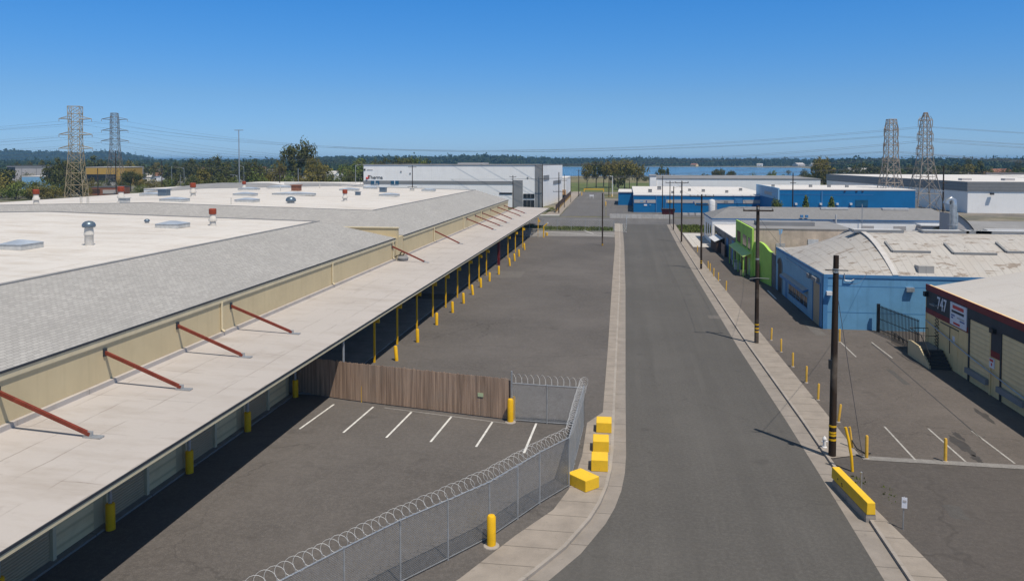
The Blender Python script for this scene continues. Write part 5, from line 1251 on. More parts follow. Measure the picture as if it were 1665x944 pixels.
for x, y, L in ((-128, 240, 9), (-118, 262, 7), (-140, 255, 8), (-108, 235, 6)): MB().box(x - L / 2, y - .8, 7.5, x + L / 2, y + .8, 8.3).build('skylight', 'skyframe', ws)
m = MB(); m.quad((-113, 226, 7.5), (-98, 226, 7.5), (-101, 250, 8.7), (-110, 250, 8.7)).quad((-98, 226, 7.5), (-98, 274, 7.5), (-101, 250, 8.7)).quad((-98, 274, 7.5), (-113, 274, 7.5), (-110, 250, 8.7), (-101, 250, 8.7)).quad((-113, 274, 7.5), (-113, 226, 7.5), (-110, 250, 8.7)); m.build('grey_gable_roof', 'greyroof2', ws)
gs = thing('grey_low_warehouse', 'low warehouse with a pale grey hipped roof in front of the dense hedge trees', 'building', (-126, 222, 0))
MB().box(-138, 206, 0, -106, 240, 7.2).build('wall', 'palegrey', gs); m = MB(); m.quad((-139, 205, 7.2), (-105, 205, 7.2), (-112, 216, 9.2), (-128, 216, 9.2)).quad((-105, 205, 7.2), (-105, 241, 7.2), (-112, 230, 9.2), (-112, 216, 9.2)).quad((-105, 241, 7.2), (-139, 241, 7.2), (-128, 230, 9.2), (-112, 230, 9.2)).quad((-139, 241, 7.2), (-139, 205, 7.2), (-128, 216, 9.2), (-128, 230, 9.2)).quad((-128, 216, 9.2), (-112, 216, 9.2), (-112, 230, 9.2), (-128, 230, 9.2)); m.build('hip_roof', 'greyroof2', gs)
bwall = thing('barrier_wall', 'low white concrete barrier wall along the far side of the cross street', 'wall', (3, 221, 0))
for i in range(9): x = -4.6 + i * 1.95; MB().box(x, 220.2 - .05 * i, -.05, x + 1.9, 220.5 - .05 * i, 1.15).build('wall_segment', 'slab', bwall)
def farbld(name, label, px0, px1, d, top, wall, roof, depth=18, band=None, cat='building'):
    a, b = GD(px0, d), GD(px1, d); h = max(3, HT(a, top)); n = (b - a).normalized(); f = Vector((-n.y, n.x, 0)) * depth
    o = boxb(name, label, [tuple(a[:2]), tuple(b[:2]), tuple((b + f)[:2]), tuple((a + f)[:2])], h, wall, roof, .01, .4, cat)
    if band:
        for u0, u1, v0, v1, mt, nm in band:
            A, B = a.lerp(b, u0), a.lerp(b, u1); fr = -f.normalized() * .15
            m = MB(); m.v = [tuple(A + fr + Vector((0, 0, h * v0))), tuple(B + fr + Vector((0, 0, h * v0))), tuple(B + fr + Vector((0, 0, h * v1))), tuple(A + fr + Vector((0, 0, h * v1)))]; m.v += [tuple(Vector(v_) - fr * 1.1) for v_ in m.v]
            m.f = [(0, 1, 2, 3), (7, 6, 5, 4)] + [(i, (i + 1) % 4, 4 + (i + 1) % 4, 4 + i) for i in range(4)]; m.build(nm, mt, o)
    return o
farbld('commercial_block', 'pale grey commercial block with a dark glazed corner among dark trees', 14, 82, 560, 270, 'palegrey', 'darkroof', 30, [(0, .2, .3, .95, 'window', 'glazed_corner'), (.2, 1, .88, .99, 'greywall', 'parapet_band'), (.35, .36, 0, .85, 'greywall', 'wall_joint'), (.7, .71, 0, .85, 'greywall', 'wall_joint')])
farbld('commercial_block', 'long low white roofed store below the pale grey block', 38, 78, 430, 287.5, 'bluepanel', 'whiteroof', 14)
farbld('office_block', 'mustard fronted office with a strip of dark windows behind the pylons', 142, 205, 500, 272.5, 'mustard', 'palegrey', 24, [(0, .78, .18, .62, 'window', 'window_strip'), (.2, .22, .18, .62, 'palegrey', 'mullion'), (.5, .52, .18, .62, 'palegrey', 'mullion'), (.0, .8, 0, .17, 'palegrey', 'plinth')])
farbld('office_block', 'pale roofed block with a mustard end beside the dark pylon', 200, 216, 540, 272, 'palegrey', 'palegrey', 18, [(.3, .6, .2, .6, 'mustard', 'panel')])
farbld('brick_building', 'reddish low building under the dark pylon with cluttered front', 146, 192, 360, 305, 'redroof', 'darkroof', 12, [(.5, 1, .2, .7, 'palegrey', 'clutter_panel'), (.1, .4, .3, .8, 'brown', 'clutter_panel')])
def house(label, px, d, w, h, roof, wall='palegrey', rz=0):
    c = GD(px, d); o = thing('suburban_house', label, 'house', c, 'small houses in the wooded suburb')
    ca_, sa_ = math.cos(rz), math.sin(rz); T = lambda x, y, z: (c.x + x * ca_ - y * sa_, c.y + x * sa_ + y * ca_, z)
    a, b = w / 2, w * .38; m = MB(); m.prism([T(-a, -b, 0)[:2], T(a, -b, 0)[:2], T(a, b, 0)[:2], T(-a, b, 0)[:2]], 0, h); m.quad(T(-a, -b, h), T(-a, b, h), T(-a, 0, h + w * .2)).quad(T(a, -b, h), T(a, b, h), T(a, 0, h + w * .2)); m.build('wall', wall, o)
    e = .5; m = MB(); m.quad(T(-a - e, -b - e, h - .1), T(a + e, -b - e, h - .1), T(a + e, 0, h + w * .2 + .15), T(-a - e, 0, h + w * .2 + .15)).quad(T(a + e, b + e, h - .1), T(-a - e, b + e, h - .1), T(-a - e, 0, h + w * .2 + .15), T(a + e, 0, h + w * .2 + .15)); m.build('roof', roof, o)
    m = MB(); wn = []
    for x in (-a * .5, a * .45): p0, p1 = T(x - .8, -b - .06, 1.2), T(x + .8, -b - .06, 1.2); MB().quad(p0, p1, (p1[0], p1[1], 2.5), (p0[0], p0[1], 2.5)).build('window', 'window', o)
hs = [(228, 700, 14, 'palegrey', 'pale-walled house with grey roof right of the dark pylon', 'white'), (246, 640, 16, 'darkroof', 'white house with dark roof among the suburb trees', 'white'), (255, 600, 11, 'redroof', 'small house with reddish roof above the fenced yard', 'white'), (236, 560, 12, 'palegrey', 'small pale house behind the fenced yard', 'white'),
      (272, 820, 15, 'darkroof', 'dark roofed house near the thick black pole', 'palegrey'), (217, 760, 15, 'whiteroof', 'white roofed house above the mustard office', 'white'), (330, 900, 18, 'redroof', 'reddish roofed house between the tall hedge trees', 'palegrey'), (366, 980, 18, 'whiteroof', 'pale house high behind the round trees', 'white'),
      (428, 860, 22, 'redroof', 'terracotta roofed house left of the eucalyptus', 'tan'), (440, 700, 20, 'darkroof', 'long dark roofed house behind the eucalyptus', 'palegrey'), (545, 640, 15, 'whiteroof', 'white shed-like house right of the eucalyptus', 'white'), (562, 760, 16, 'redroof', 'terracotta house left of the white office', 'tan'), (110, 700, 16, 'whiteroof', 'white house glimpsed between dark trees beside the tan pylon', 'white'),
      (1397, 700, 24, 'whiteroof', 'white roofed house beyond the yellow-green tree', 'white'), (1622, 640, 24, 'redroof', 'long terracotta roofed house right of the pylons', 'redroof'), (1598, 600, 16, 'redroof', 'smaller terracotta roofed house beside the long one', 'redroof'), (1636, 470, 22, 'darkroof', 'dark grey gabled house over the big white warehouse roof', 'palegrey'), (1580, 560, 12, 'whiteroof', 'little white house over the grey band right of the tall pylon', 'white'),
      (1323, 1960, 20, 'whiteroof', 'pale waterfront house across the bay', 'white'), (1297, 1970, 25, 'palegrey', 'long pale waterfront house beside another across the bay', 'palegrey'), (1128, 1985, 16, 'redroof', 'reddish waterfront house across the bay', 'tan'), (1234, 1990, 14, 'palegrey', 'small pale waterfront house across the bay', 'white')]
for i, (px, d, w_, rf, lab, wl) in enumerate(hs): house(lab, px, d, w_, 4.2 if w_ < 26 else 5.2, rf, wl, .3 * ((i % 5) - 2))
# bits in the street beyond
p = Vector((12.6, 236, 0)); t = thing('dumpster', 'dark red dumpster standing before the long blue building', 'dumpster', p)
m = MB(); m.v = [(10.9, 235, .15), (14.3, 235, .15), (14.3, 237, .15), (10.9, 237, .15), (10.6, 234.6, 1.7), (14.6, 234.6, 1.7), (14.6, 237.4, 1.7), (10.6, 237.4, 1.7)]; m.f = [(3, 2, 1, 0), (4, 5, 6, 7)] + [(i, (i + 1) % 4, 4 + (i + 1) % 4, 4 + i) for i in range(4)]; m.build('bin_body', 'darkred', t); MB().box(10.5, 234.5, 1.71, 14.7, 237.5, 1.82).build('lid', 'charcoal', t)
p = Vector((26.0, 241, 0)); t = thing('white_tank', 'tall white tank beside the dark pole at the long blue building', 'tank', p); MB().lathe(26, 241, [(1.0, 0), (1.0, 3.9), (.8, 4.3), (.2, 4.5)], 16).build('shell', 'white_metal', t, True); MB().box(26.9, 240.8, 0, 27.5, 241.2, 3.6).build('ladder', 'steel', t)
for i, (x, lab) in enumerate(((17.4, 'white block nearest the dumpster in a broken row'), (19.3, 'pale grey block in the middle of the broken row'), (21.2, 'white block at the tank end of the broken row'))):
    t = thing('concrete_block', lab, 'block', (x, 233, 0), 'pale blocks before the long blue building'); MB().box(x - .7, 232.6, -.03, x + .7, 233.4, .75).build('block_body', 'slab' if i != 1 else 'palegrey', t, False, .08)
t = thing('traffic_cone_stand', 'small white barricade standing in the far street', 'barricade', (-14.5, 330, 0)); MB().box(-15.4, 329.8, .9, -13.6, 330, 1.6).build('board', 'sign', t); MB().beam((-15.2, 329.5, 0), (-15.2, 330, 1.0), .1).build('leg', 'steel', t); MB().beam((-13.8, 329.5, 0), (-13.8, 330, 1.0), .1).build('leg', 'steel', t); t.name = 'street_barricade'
t = thing('gate_bar', 'orange-yellow gate bar closing the end of the far street', 'gate', (-16, 401, 0)); MB().beam((-21.5, 401, 1.3), (-11.5, 401, 1.3), .25, .5).build('bar', 'yellow', t)
for x in (-21.5, -11.5): MB().box(x - .2, 400.8, -.05, x + .2, 401.2, 1.6).build('post', 'yellow', t)
for i, (px, py, h, lab) in enumerate(((995, 320, 1.1, 'yellow bollard at the blue annex corner of the far yard'), (985, 334, 1.4, 'yellow hydrant-like post in the far yard'), (946, 318, 1.6, 'yellow post at the end of the slat fence'))): bollard('far_bollard', lab, G(px, py, -.02), h, .2, 'yellow_pale', None, (0, 0), False)
p = G(884, 393, LZ); bollard('dock_end_bollard', 'little yellow bollard outside the end gate of the dock', G(889, 383, LZ), .7, .3, 'yellow_pale', None, (0, 0), False)
# low gate at the end of the dock, verge fence
eg = thing('end_gate', 'white slatted gate with a tall yellow post under the canopy end', 'gate', (-21, 160, LZ)); a, b = G(850, 385, LZ), G(884, 386, LZ)
m = MB()
for i in range(17): q = a.lerp(b, i / 16); m.tube([(q.x, q.y, LZ), (q.x, q.y, 2.0)], .045, 5)
m.build('slat_lattice', 'ventwhite', eg)
for z in (.3, 1.0, 1.9): MB().beam((a.x, a.y, z), (b.x, b.y, z), .07).build('rail', 'ventwhite', eg)
m = MB(); m.tube([(b.x, b.y, 0), (b.x, b.y, 2.4), (b.x + .8, b.y, 3.1)], .13, 8); m.build('yellow_post', 'yellow', eg); MB().box(b.x + .7, b.y - .1, 3.05, b.x + 1.0, b.y + .1, 3.3).build('lamp', 'white_metal', eg)
vf = [(-32, 178.4), (-24, 178.2), (-17, 178.0), (-10, 177.8), (-2.8, 177.5)]
vposts = [(-32 + 29.2 * i / 9, 178.4 - .9 * i / 9) for i in range(10)]
chain_fence('chain_link_fence', 'thin chain-link fence along the grass verge by the cross street', vf, 2.6, vposts, False, .016, .55)
chain_fence('chain_link_fence', 'short chain-link fence with brown posts at the far sidewalk corner', [(-2.6, 177.4), (.1, 175), (.3, 200)], 2.4, [(-2.6, 177.4), (-.4, 176), (.2, 182)], False, .016, .6)

# ================================================================== LATTICE PYLONS AND CONDUCTORS
def pylon(label, px, d, top, prof, arms, mat, ang, rleg, deadend=False):
    p = GD(px, d, -.08); h = HT(p, top); o = thing('lattice_pylon', label, 'pylon', p, 'lattice power pylons')
    ca_, sa_ = math.cos(ang), math.sin(ang)
    T = lambda x, y, z: Vector((p.x + x * ca_ - y * sa_, p.y + x * sa_ + y * ca_, z))
    def half(z):
        for (z0, w0), (z1, w1) in zip(prof, prof[1:]):
            if z <= z1 * h: return w0 + (w1 - w0) * max(0, z - z0 * h) / max(1e-6, (z1 - z0) * h)
        return prof[-1][1]
    lg = [MB() for _ in range(4)]; br = MB(); zs = [0.0]
    while zs[-1] < h - .5: zs.append(min(h, zs[-1] + max(2.0, half(zs[-1]) * 1.55)))
    cs = ((-1, -1), (1, -1), (1, 1), (-1, 1))
    for z0, z1 in zip(zs, zs[1:]):
        w0, w1 = half(z0), half(z1)
        for i in range(4):
            a, b = cs[i], cs[(i + 1) % 4]
            lg[i].tube([T(a[0] * w0, a[1] * w0, z0), T(a[0] * w1, a[1] * w1, z1)], rleg, 4, False)
            br.tube([T(a[0] * w0, a[1] * w0, z0), T(b[0] * w1, b[1] * w1, z1)], rleg * .5, 4, False); br.tube([T(b[0] * w0, b[1] * w0, z0), T(a[0] * w1, a[1] * w1, z1)], rleg * .5, 4, False)
            br.tube([T(a[0] * w1, a[1] * w1, z1), T(b[0] * w1, b[1] * w1, z1)], rleg * .5, 4, False); br.tube([T((a[0] + b[0]) * w0 / 2, (a[1] + b[1]) * w0 / 2, z0), T((a[0] + b[0]) * w1 / 2, (a[1] + b[1]) * w1 / 2, z1)], rleg * .4, 4, False)
    for g_ in lg: g_.build('leg', mat, o)
    br.build('bracing_lattice', mat, o)
    tips = []
    for zf, L in arms:
        z = h * zf; w = half(z)
        for sg in (-1, 1):
            am = MB(); tip = T(sg * (w + L), 0, z + .25)
            for yy in (-w, w):
                am.tube([T(sg * w, yy, z), tip], rleg * .75, 4, False); am.tube([T(sg * w, yy, z + 1.3), tip], rleg * .6, 4, False)
            am.tube([T(sg * w, -w, z), T(sg * w, w, z)], rleg * .6, 4, False)
            a_ = am.build('cross_arm', mat, o)
            ins = MB(); iz = tip.z - (2.0 if not deadend else 1.2)
            ins.tube([tip, tip - Vector((0, 0, tip.z - iz))], .11, 6, True); ins.build('insulator_string', 'insul', a_)
            tips.append(Vector((tip.x, tip.y, iz)))
    return o, tips
_, TA = pylon('tan lattice pylon with a square boxed head behind the far warehouse roof', 126.5, 330, 173, [(0, 3.7), (.45, 2.4), (.62, 2.1), (.8, 2.15), (1, 2.3)], [(.86, 4.2), (.69, 4.4), (.54, 4.4)], 'latt_tan', .35, .17, True)
_, TB = pylon('dark lattice pylon with three long arm pairs right of the tan one', 190, 420, 184, [(0, 4.6), (.42, 2.5), (.6, 2.0), (.9, 1.8), (1, 1.5)], [(.915, 4.8), (.77, 4.8), (.635, 5.0)], 'latt_dark', .35, .16, True)
_, TC = pylon('dark brown lattice pylon, shorter of the two by the deep blue warehouse', 1446, 215, 194, [(0, 3.7), (.42, 2.0), (.6, 1.4), (.92, 1.15), (1, .95)], [(.895, .85), (.74, .85), (.585, .9)], 'latt_brown', .15, .13)
_, TD = pylon('paler slender peaked lattice pylon, taller of two by the big white warehouse', 1501, 226, 182, [(0, 4.3), (.42, 2.15), (.6, 1.4), (.9, 1.05), (1, .3)], [(.915, 1.15), (.78, 1.15), (.645, 1.2)], 'latt_brown', .15, .13)
lev = ['top', 'middle', 'bottom']; sd = ['near-side', 'far-side']
for nm, L_, R_, far_l, far_r in (('tan-pylon', TA, TD, (-340, -60), (320, -45)), ('dark-pylon', TB, TC, (-330, -120), (320, -60))):
    for i in range(6):
        a, b = L_[i], R_[i]
        lo = Vector((a.x + far_l[0], a.y + far_l[1], a.z - 2)); ro = Vector((b.x + far_r[0], b.y + far_r[1], b.z - 1))
        pts = []
        for u, v, sag in ((lo, a, 8), (a, b, 9.5), (b, ro, 7)):
            for j in range(31):
                t_ = j / 30; q = u.lerp(v, t_); q.z -= sag * 4 * t_ * (1 - t_); pts.append(q)
        o = MB().tube(pts, .028, 4, False).build('power_conductor', 'wire'); tag(o, f'{lev[i // 2]} {sd[i % 2]} conductor sagging across the sky on the {nm} line', 'power line', 'high-voltage conductors')
# ================================================================== TREES
def tree_parts(seed, hgt, wid, form, n_clump, n_leaf, leaf):
    q = random.Random(seed); tk = MB(); cr = MB()
    th = hgt * form['bare']; r0 = hgt * .028 + .06
    lean = (q.uniform(-.04, .04) * hgt, q.uniform(-.04, .04) * hgt)
    tk.tube([(0, 0, -.2), (lean[0] * .3, lean[1] * .3, th * .6), (lean[0], lean[1], th * 1.25), (lean[0] * 1.3, lean[1] * 1.3, hgt * .8)], [r0 * 1.25, r0, r0 * .75, r0 * .2], 7)
    cl = []
    for i in range(n_clump):
        for _ in range(40):
            u = Vector((q.uniform(-1, 1), q.uniform(-1, 1), q.uniform(-1, 1)))
            if .30 < u.length < 1.0: break
        zz = u.z
        rad = wid / 2 * form['shape'](zz)
        c = Vector((lean[0] + u.x * rad * 1.0, lean[1] + u.y * rad, th + (hgt - th) * (.5 + .46 * zz)))
        s = wid * form['clump'] * q.uniform(.6, 1.25)
        cl.append((c, s))
        if i % 2 == 0 and i < 16:
            b0 = Vector((lean[0] * .8, lean[1] * .8, th * q.uniform(.75, 1.2))); mid = b0.lerp(c, .5) + Vector((0, 0, -.04 * hgt))
            tk.tube([b0, mid, c], [r0 * .5, r0 * .32, r0 * .1], 5, False)
    for c, s in cl:
        for _ in range(n_leaf):
            v = Vector((q.gauss(0, 1), q.gauss(0, 1), q.gauss(0, .8))).normalized() * s * (q.random() ** .45)
            p = c + v; nrm = (v.normalized() + Vector((q.uniform(-.8, .8), q.uniform(-.8, .8), q.uniform(-.3, 1.0)))).normalized()
            a = nrm.cross(Vector((q.uniform(-1, 1), q.uniform(-1, 1), q.uniform(-1, 1)))).normalized(); b = nrm.cross(a)
            l = leaf * q.uniform(.6, 1.4); w = l * q.uniform(.5, .8)
            cr.quad(p - a * l, p - b * w, p + a * l, p + b * w)
    return tk, cr
FORMS = dict(
    round=dict(bare=.16, shape=lambda z: math.sqrt(max(.08, 1 - (z * .85) ** 2)), clump=.17),
    wide=dict(bare=.40, shape=lambda z: 1.0 - .25 * abs(z), clump=.15),
    tall=dict(bare=.10, shape=lambda z: .95 - .5 * max(0, z), clump=.18),
    cone=dict(bare=.06, shape=lambda z: .62 - .55 * z, clump=.16),
    euc=dict(bare=.24, shape=lambda z: .80 + .22 * z, clump=.105),
    bush=dict(bare=.02, shape=lambda z: 1.0 - .3 * max(0, z), clump=.22))
PROTO = {}
def proto(form, mat, var):
    key = (form, mat, var)
    if key not in PROTO:
        tk, cr = tree_parts(hash((form, var)) % 1000 if False else sum(map(ord, form + mat)) + var * 17, 10.0, {'round': 10, 'wide': 12, 'tall': 7, 'cone': 6, 'euc': 13, 'bush': 14}[form], FORMS[form],
                            {'round': 34, 'wide': 40, 'tall': 34, 'cone': 34, 'euc': 62, 'bush': 40}[form], 46 if form != 'euc' else 60, .36 if form != 'euc' else .26)
        PROTO[key] = (tk, cr, {})
    return PROTO[key]
def tree(label, pos, hgt, wid, form, mat, var, name='tree', group=None, cat='tree'):
    tk, cr, mesh = proto(form, mat, var)
    o = thing(name, label, cat, pos, group)
    for nm, mb, mt in (('trunk', tk, 'bark'), ('crown', cr, mat)):
        if nm not in mesh:
            c = mb.build(nm, mt); mesh[nm] = c.data; c.parent = o
        else:
            c = bpy.data.objects.new(nm, mesh[nm]); COL.objects.link(c); c.parent = o
    w0 = {'round': 10, 'wide': 12, 'tall': 7, 'cone': 6, 'euc': 13, 'bush': 14}[form]
    o.scale = (wid / w0, wid / w0, hgt / 10.0); o.rotation_euler.z = rnd.uniform(0, 6.28)
    return o
def ptree(label, px, d, top, wpx, form, mat, var=0, z=-.08, **kw):
    p = GD(px, d, z); h = max(1.2, HT(p, top)) * (1.03 if form != 'euc' else 1.0)
    return tree(label, p, h, wpx * d / F, form, mat, var, **kw)
ptree('huge ragged dark eucalyptus towering over the warehouse roofs', 487, 375, 225, 66, 'euc', 'leaf_dark', 1, name='eucalyptus_tree')
ptree('olive side tree leaning against the eucalyptus on its right', 512, 360, 252, 30, 'euc', 'leaf_olive', 2, name='eucalyptus_tree')
ptree('thin sparse tree on the eucalyptus left flank', 458, 385, 256, 24, 'euc', 'leaf_olive', 3, name='eucalyptus_tree')
col = {'leaf_dark': 'dark green', 'leaf_mid': 'mid green', 'leaf_olive': 'olive green'}
def row(where, items, group, first='tree'):
    for i, (px, d, top, w, form, mat) in enumerate(items):
        nm = 'shrub' if form == 'bush' else 'tree'
        ptree(f'{col[mat]} {nm}, {ORD[i]} from the left {where}', px, d, top, w, form, mat, i % 3, name='shrub' if nm == 'shrub' else 'broadleaf_tree', group=group, cat=nm)
D, Mi, O = 'leaf_dark', 'leaf_mid', 'leaf_olive'
row('in the thicket behind the far roof edge', [(-8, 330, 283, 60, 'bush', O), (14, 345, 276, 46, 'round', D), (28, 320, 297, 44, 'bush', Mi), (48, 335, 293, 40, 'bush', Mi), (62, 325, 299, 40, 'bush', O), (78, 345, 296, 44, 'bush', Mi), (88, 330, 303, 36, 'bush', O), (104, 350, 300, 30, 'bush', Mi)], 'shrubs behind the far roof edge')
row('around the pale grey block', [(2, 540, 273, 30, 'round', D), (50, 620, 263, 20, 'round', D), (70, 610, 261, 14, 'tall', D), (44, 480, 281, 20, 'bush', D), (58, 470, 283, 24, 'bush', O), (30, 640, 264, 16, 'round', D)], 'trees around the pale grey block')
row('in the dark clump before the tan pylon', [(86, 400, 263, 32, 'round', D), (97, 420, 258, 24, 'tall', D), (108, 385, 262, 34, 'round', D), (118, 400, 266, 26, 'tall', D), (113, 350, 288, 36, 'bush', D), (131, 345, 282, 22, 'tall', D), (141, 350, 300, 22, 'bush', O)], 'dark clump at the tan pylon')
row('behind the mustard office', [(130, 640, 261, 24, 'round', D), (154, 620, 254, 22, 'tall', D), (165, 640, 259, 20, 'round', D), (176, 650, 260, 22, 'round', D), (198, 640, 262, 22, 'round', D), (212, 600, 261, 20, 'round', O), (150, 430, 290, 22, 'bush', O), (172, 425, 292, 24, 'bush', Mi), (203, 420, 289, 26, 'bush', D), (214, 400, 278, 30, 'wide', D), (228, 430, 284, 20, 'round', O)], 'trees behind the mustard office')
row('in the suburb by the thick black pole', [(226, 640, 263, 24, 'round', D), (241, 560, 272, 26, 'round', D), (258, 620, 264, 26, 'round', O), (276, 560, 266, 30, 'round', D), (290, 640, 264, 24, 'round', D), (250, 430, 291, 30, 'bush', O), (274, 400, 290, 28, 'bush', Mi), (285, 420, 282, 26, 'round', D), (234, 380, 300, 26, 'bush', Mi), (262, 360, 302, 24, 'bush', O)], 'suburb trees by the thick black pole')
row('in the tall dark hedge line', [(300, 560, 264, 30, 'round', D), (313, 520, 258, 26, 'round', D), (330, 540, 262, 28, 'round', D), (342, 520, 259, 18, 'tall', D), (357, 480, 254.5, 34, 'round', D), (348, 400, 274, 40, 'round', D), (328, 390, 275, 30, 'round', O), (312, 380, 286, 34, 'bush', D), (369, 390, 274, 36, 'round', D), (340, 330, 291, 44, 'bush', D), (360, 320, 290, 40, 'bush', D), (380, 350, 292, 34, 'bush', Mi), (384, 540, 259, 34, 'round', D), (402, 460, 263, 32, 'round', D), (320, 330, 296, 26, 'bush', O)], 'tall dark hedge line')
row('between light mast and white office', [(416, 380, 259, 34, 'round', D), (431, 420, 271, 30, 'round', D), (418, 320, 282, 40, 'bush', Mi), (446, 400, 273, 34, 'bush', O), (470, 330, 282, 36, 'bush', Mi), (500, 345, 276, 34, 'round', O), (520, 380, 275, 28, 'round', O), (530, 390, 270, 32, 'round', O), (540, 370, 280, 26, 'bush', Mi), (559, 430, 267, 24, 'round', Mi), (574, 420, 264, 28, 'round', Mi), (590, 440, 260, 40, 'round', Mi), (603, 430, 262, 30, 'round', Mi), (569, 320, 280, 24, 'bush', D), (630, 480, 258, 36, 'round', D), (655, 470, 256, 36, 'wide', D), (680, 480, 259, 40, 'wide', Mi), (697, 500, 259, 24, 'round', D), (612, 520, 256, 20, 'round', D)], 'trees between light mast and white office')
row('in the park row by the bay', [(954, 440, 267, 20, 'wide', O), (969, 455, 263.5, 26, 'wide', D), (981, 470, 263.5, 24, 'wide', O), (992, 450, 264.5, 26, 'wide', O), (1004, 460, 261.5, 26, 'wide', O), (1015, 430, 259, 30, 'wide', O), (1006, 420, 276, 24, 'round', D), (1023, 450, 262, 18, 'wide', O), (1035, 440, 266.5, 32, 'wide', O), (1076, 430, 268, 22, 'round', D)], 'park trees by the bay')
row('of the shoreline shrubs', [(1047, 600, 285, 12, 'bush', D), (1058, 610, 285, 12, 'bush', D), (1095, 560, 283.5, 6, 'round', D), (1107, 560, 286, 8, 'bush', D), (1122, 560, 284, 16, 'bush', Mi), (1134, 570, 284.5, 14, 'bush', D), (1144, 560, 281, 14, 'round', D), (1163, 520, 276, 16, 'wide', D), (1172, 530, 275, 14, 'wide', D), (1188, 520, 277.5, 16, 'wide', D), (1204, 540, 285, 14, 'bush', D), (1222, 520, 282, 14, 'bush', Mi), (1232, 520, 285, 14, 'bush', D), (1254, 480, 276.5, 22, 'round', Mi), (1272, 500, 284, 16, 'bush', Mi), (1287, 500, 285, 10, 'bush', D), (1308, 480, 276, 22, 'bush', D), (1320, 470, 280, 18, 'round', D)], 'shoreline shrubs')
ptree('broad yellow-green tree rising over the grey band beside the bay', 1331, 420, 254, 36, 'euc', 'leaf_olive', 5, name='broadleaf_tree')
ptree('fuller olive half of the yellow-green tree pair beside the bay', 1339, 425, 262, 36, 'round', 'leaf_olive', 1, name='broadleaf_tree')
ptree('tiny olive islet bush standing out in the bay', 1281, 900, 276.5, 8, 'bush', 'leaf_olive', 2, z=-.05, name='shrub', cat='shrub')
row('of the trees above the big white warehouse', [(1372, 600, 272, 20, 'round', D), (1388, 560, 269, 24, 'round', D), (1402, 600, 264, 26, 'round', D), (1418, 560, 267, 28, 'round', D), (1434, 580, 265, 24, 'round', D), (1464, 560, 275, 14, 'round', Mi), (1480, 600, 267, 30, 'round', D), (1520, 560, 270, 30, 'round', D), (1536, 600, 267, 26, 'round', D), (1556, 480, 265, 34, 'round', D), (1574, 500, 268, 24, 'round', O), (1590, 520, 262, 20, 'tall', D), (1572, 700, 257, 12, 'euc', D), (1606, 520, 274, 22, 'bush', Mi), (1626, 500, 275, 26, 'bush', D), (1646, 520, 270, 24, 'round', D), (1660, 480, 273, 26, 'round', Mi), (1690, 500, 268, 40, 'round', D), (1653, 720, 259, 12, 'euc', D)], 'trees above the big white warehouse')
for px, top, w, lab in ((1263, 322, 18, 'round dull green tree at the light blue side panel before the deep blue wall'), (1308, 316, 16, 'conical green tree, middle of three before the deep blue wall'), (1350, 318, 16, 'conical green tree at the far end of three before the deep blue wall')):
    ptree(lab, px, 196, top, w, 'cone' if px > 1300 else 'round', 'leaf_mid', 0, name='ornamental_tree')
ptree('ivy-dark bush climbing the foot of the slat fence', 896, 245, 337, 20, 'bush', 'leaf_mid', 1, name='shrub', cat='shrub')
ptree('yellow-green hedge bush beyond the end gate', 864, 186, 363.5, 26, 'bush', 'leaf_olive', 2, name='shrub', cat='shrub')
ptree('darker hedge bush under the canopy end', 848, 184, 371, 16, 'bush', 'leaf_mid', 0, name='shrub', cat='shrub')
ptree('low green bush at the pale patio corner', 1171, 150, 386, 16, 'bush', 'leaf_mid', 2, name='shrub', cat='shrub')

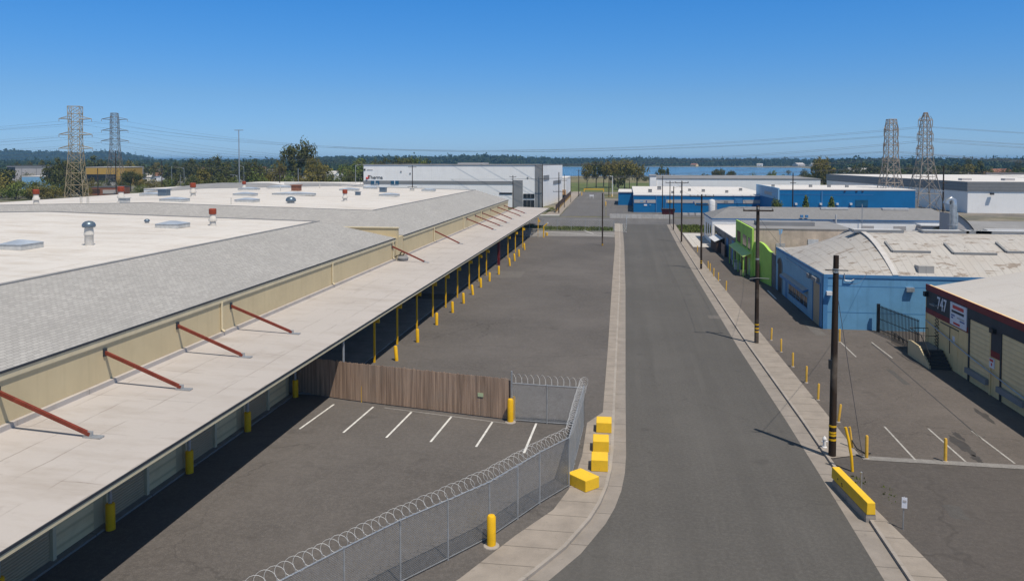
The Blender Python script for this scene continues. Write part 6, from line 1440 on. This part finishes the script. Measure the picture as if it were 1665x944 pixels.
# ================================================================== AIR, SKY, SUN, CAMERA
hz = NT('air_haze'); hz.t.nodes.remove(hz.b)
pv = hz.n('VolumePrincipled', None, Color=(.30, .62, 1.0, 1), Density=HAZE, Anisotropy=0.0)
hz.t.links.new(pv.outputs[0], hz.t.nodes['Material Output'].inputs['Volume'])
if HAZE > 0:
    o = MB().box(-12500, -300, -9, 12500, 13800, 48).build('haze', hz.m); o['kind'] = 'stuff'
SUN = Vector((.31, -.36, 1.0)).normalized()
el = math.asin(SUN.z); az = math.atan2(SUN.x, SUN.y)
wd = bpy.data.worlds.new('World'); S.world = wd; wd.use_nodes = True
nt = wd.node_tree; bg = nt.nodes['Background']; sk = nt.nodes.new('ShaderNodeTexSky')
sk.sky_type = 'NISHITA'; sk.sun_disc = False; sk.sun_elevation = el; sk.sun_rotation = az
sk.air_density = SKY[0]; sk.dust_density = SKY[1]; sk.ozone_density = SKY[2]; sk.altitude = 0
tc = nt.nodes.new('ShaderNodeTexCoord'); sx = nt.nodes.new('ShaderNodeSeparateXYZ'); nt.links.new(tc.outputs['Generated'], sx.inputs[0])
cr = nt.nodes.new('ShaderNodeValToRGB'); nt.links.new(sx.outputs['Z'], cr.inputs[0])
while len(cr.color_ramp.elements) < len(SKY[3]): cr.color_ramp.elements.new(.5)
for e_, (z_, c_) in zip(cr.color_ramp.elements, SKY[3]): e_.position = z_
for e_, (z_, c_) in zip(cr.color_ramp.elements, SKY[3]): e_.color = tuple(x * .5 for x in c_) + (1,)
tint = nt.nodes.new('ShaderNodeVectorMath'); tint.operation = 'MULTIPLY'; nt.links.new(cr.outputs[0], tint.inputs[1])
nt.links.new(sk.outputs[0], tint.inputs[0]); nt.links.new(tint.outputs[0], bg.inputs['Color'])
bg.inputs['Strength'].default_value = SKY[4] * 2
ld = bpy.data.lights.new('sun', 'SUN'); ld.energy = SUN_E; ld.angle = R(.53); ld.color = SUN_C
lo = bpy.data.objects.new('sun', ld); COL.objects.link(lo); lo.rotation_euler = (-SUN).to_track_quat('-Z', 'Y').to_euler(); lo.location = (60, -60, 200)
cd = bpy.data.cameras.new('camera'); co = bpy.data.objects.new('camera', cd); COL.objects.link(co); S.camera = co
cd.sensor_fit = 'HORIZONTAL'; cd.sensor_width = 36; cd.lens = 36 * F / 1665; cd.clip_start = .5; cd.clip_end = 40000
cd.shift_y = -SH / 1665
co.location = CAM; co.matrix_world = Matrix.Translation(CAM) @ Matrix((RT, UP, -FW)).transposed().to_4x4()
S.view_settings.view_transform = 'Standard'; S.view_settings.look = 'None'; S.view_settings.gamma = 1; S.view_settings.exposure = EXPO
S.view_settings.use_curve_mapping = False
S.cycles.volume_bounces = 0; S.cycles.max_bounces = 8; S.cycles.diffuse_bounces = 5; S.cycles.glossy_bounces = 3
S.cycles.use_denoising = True
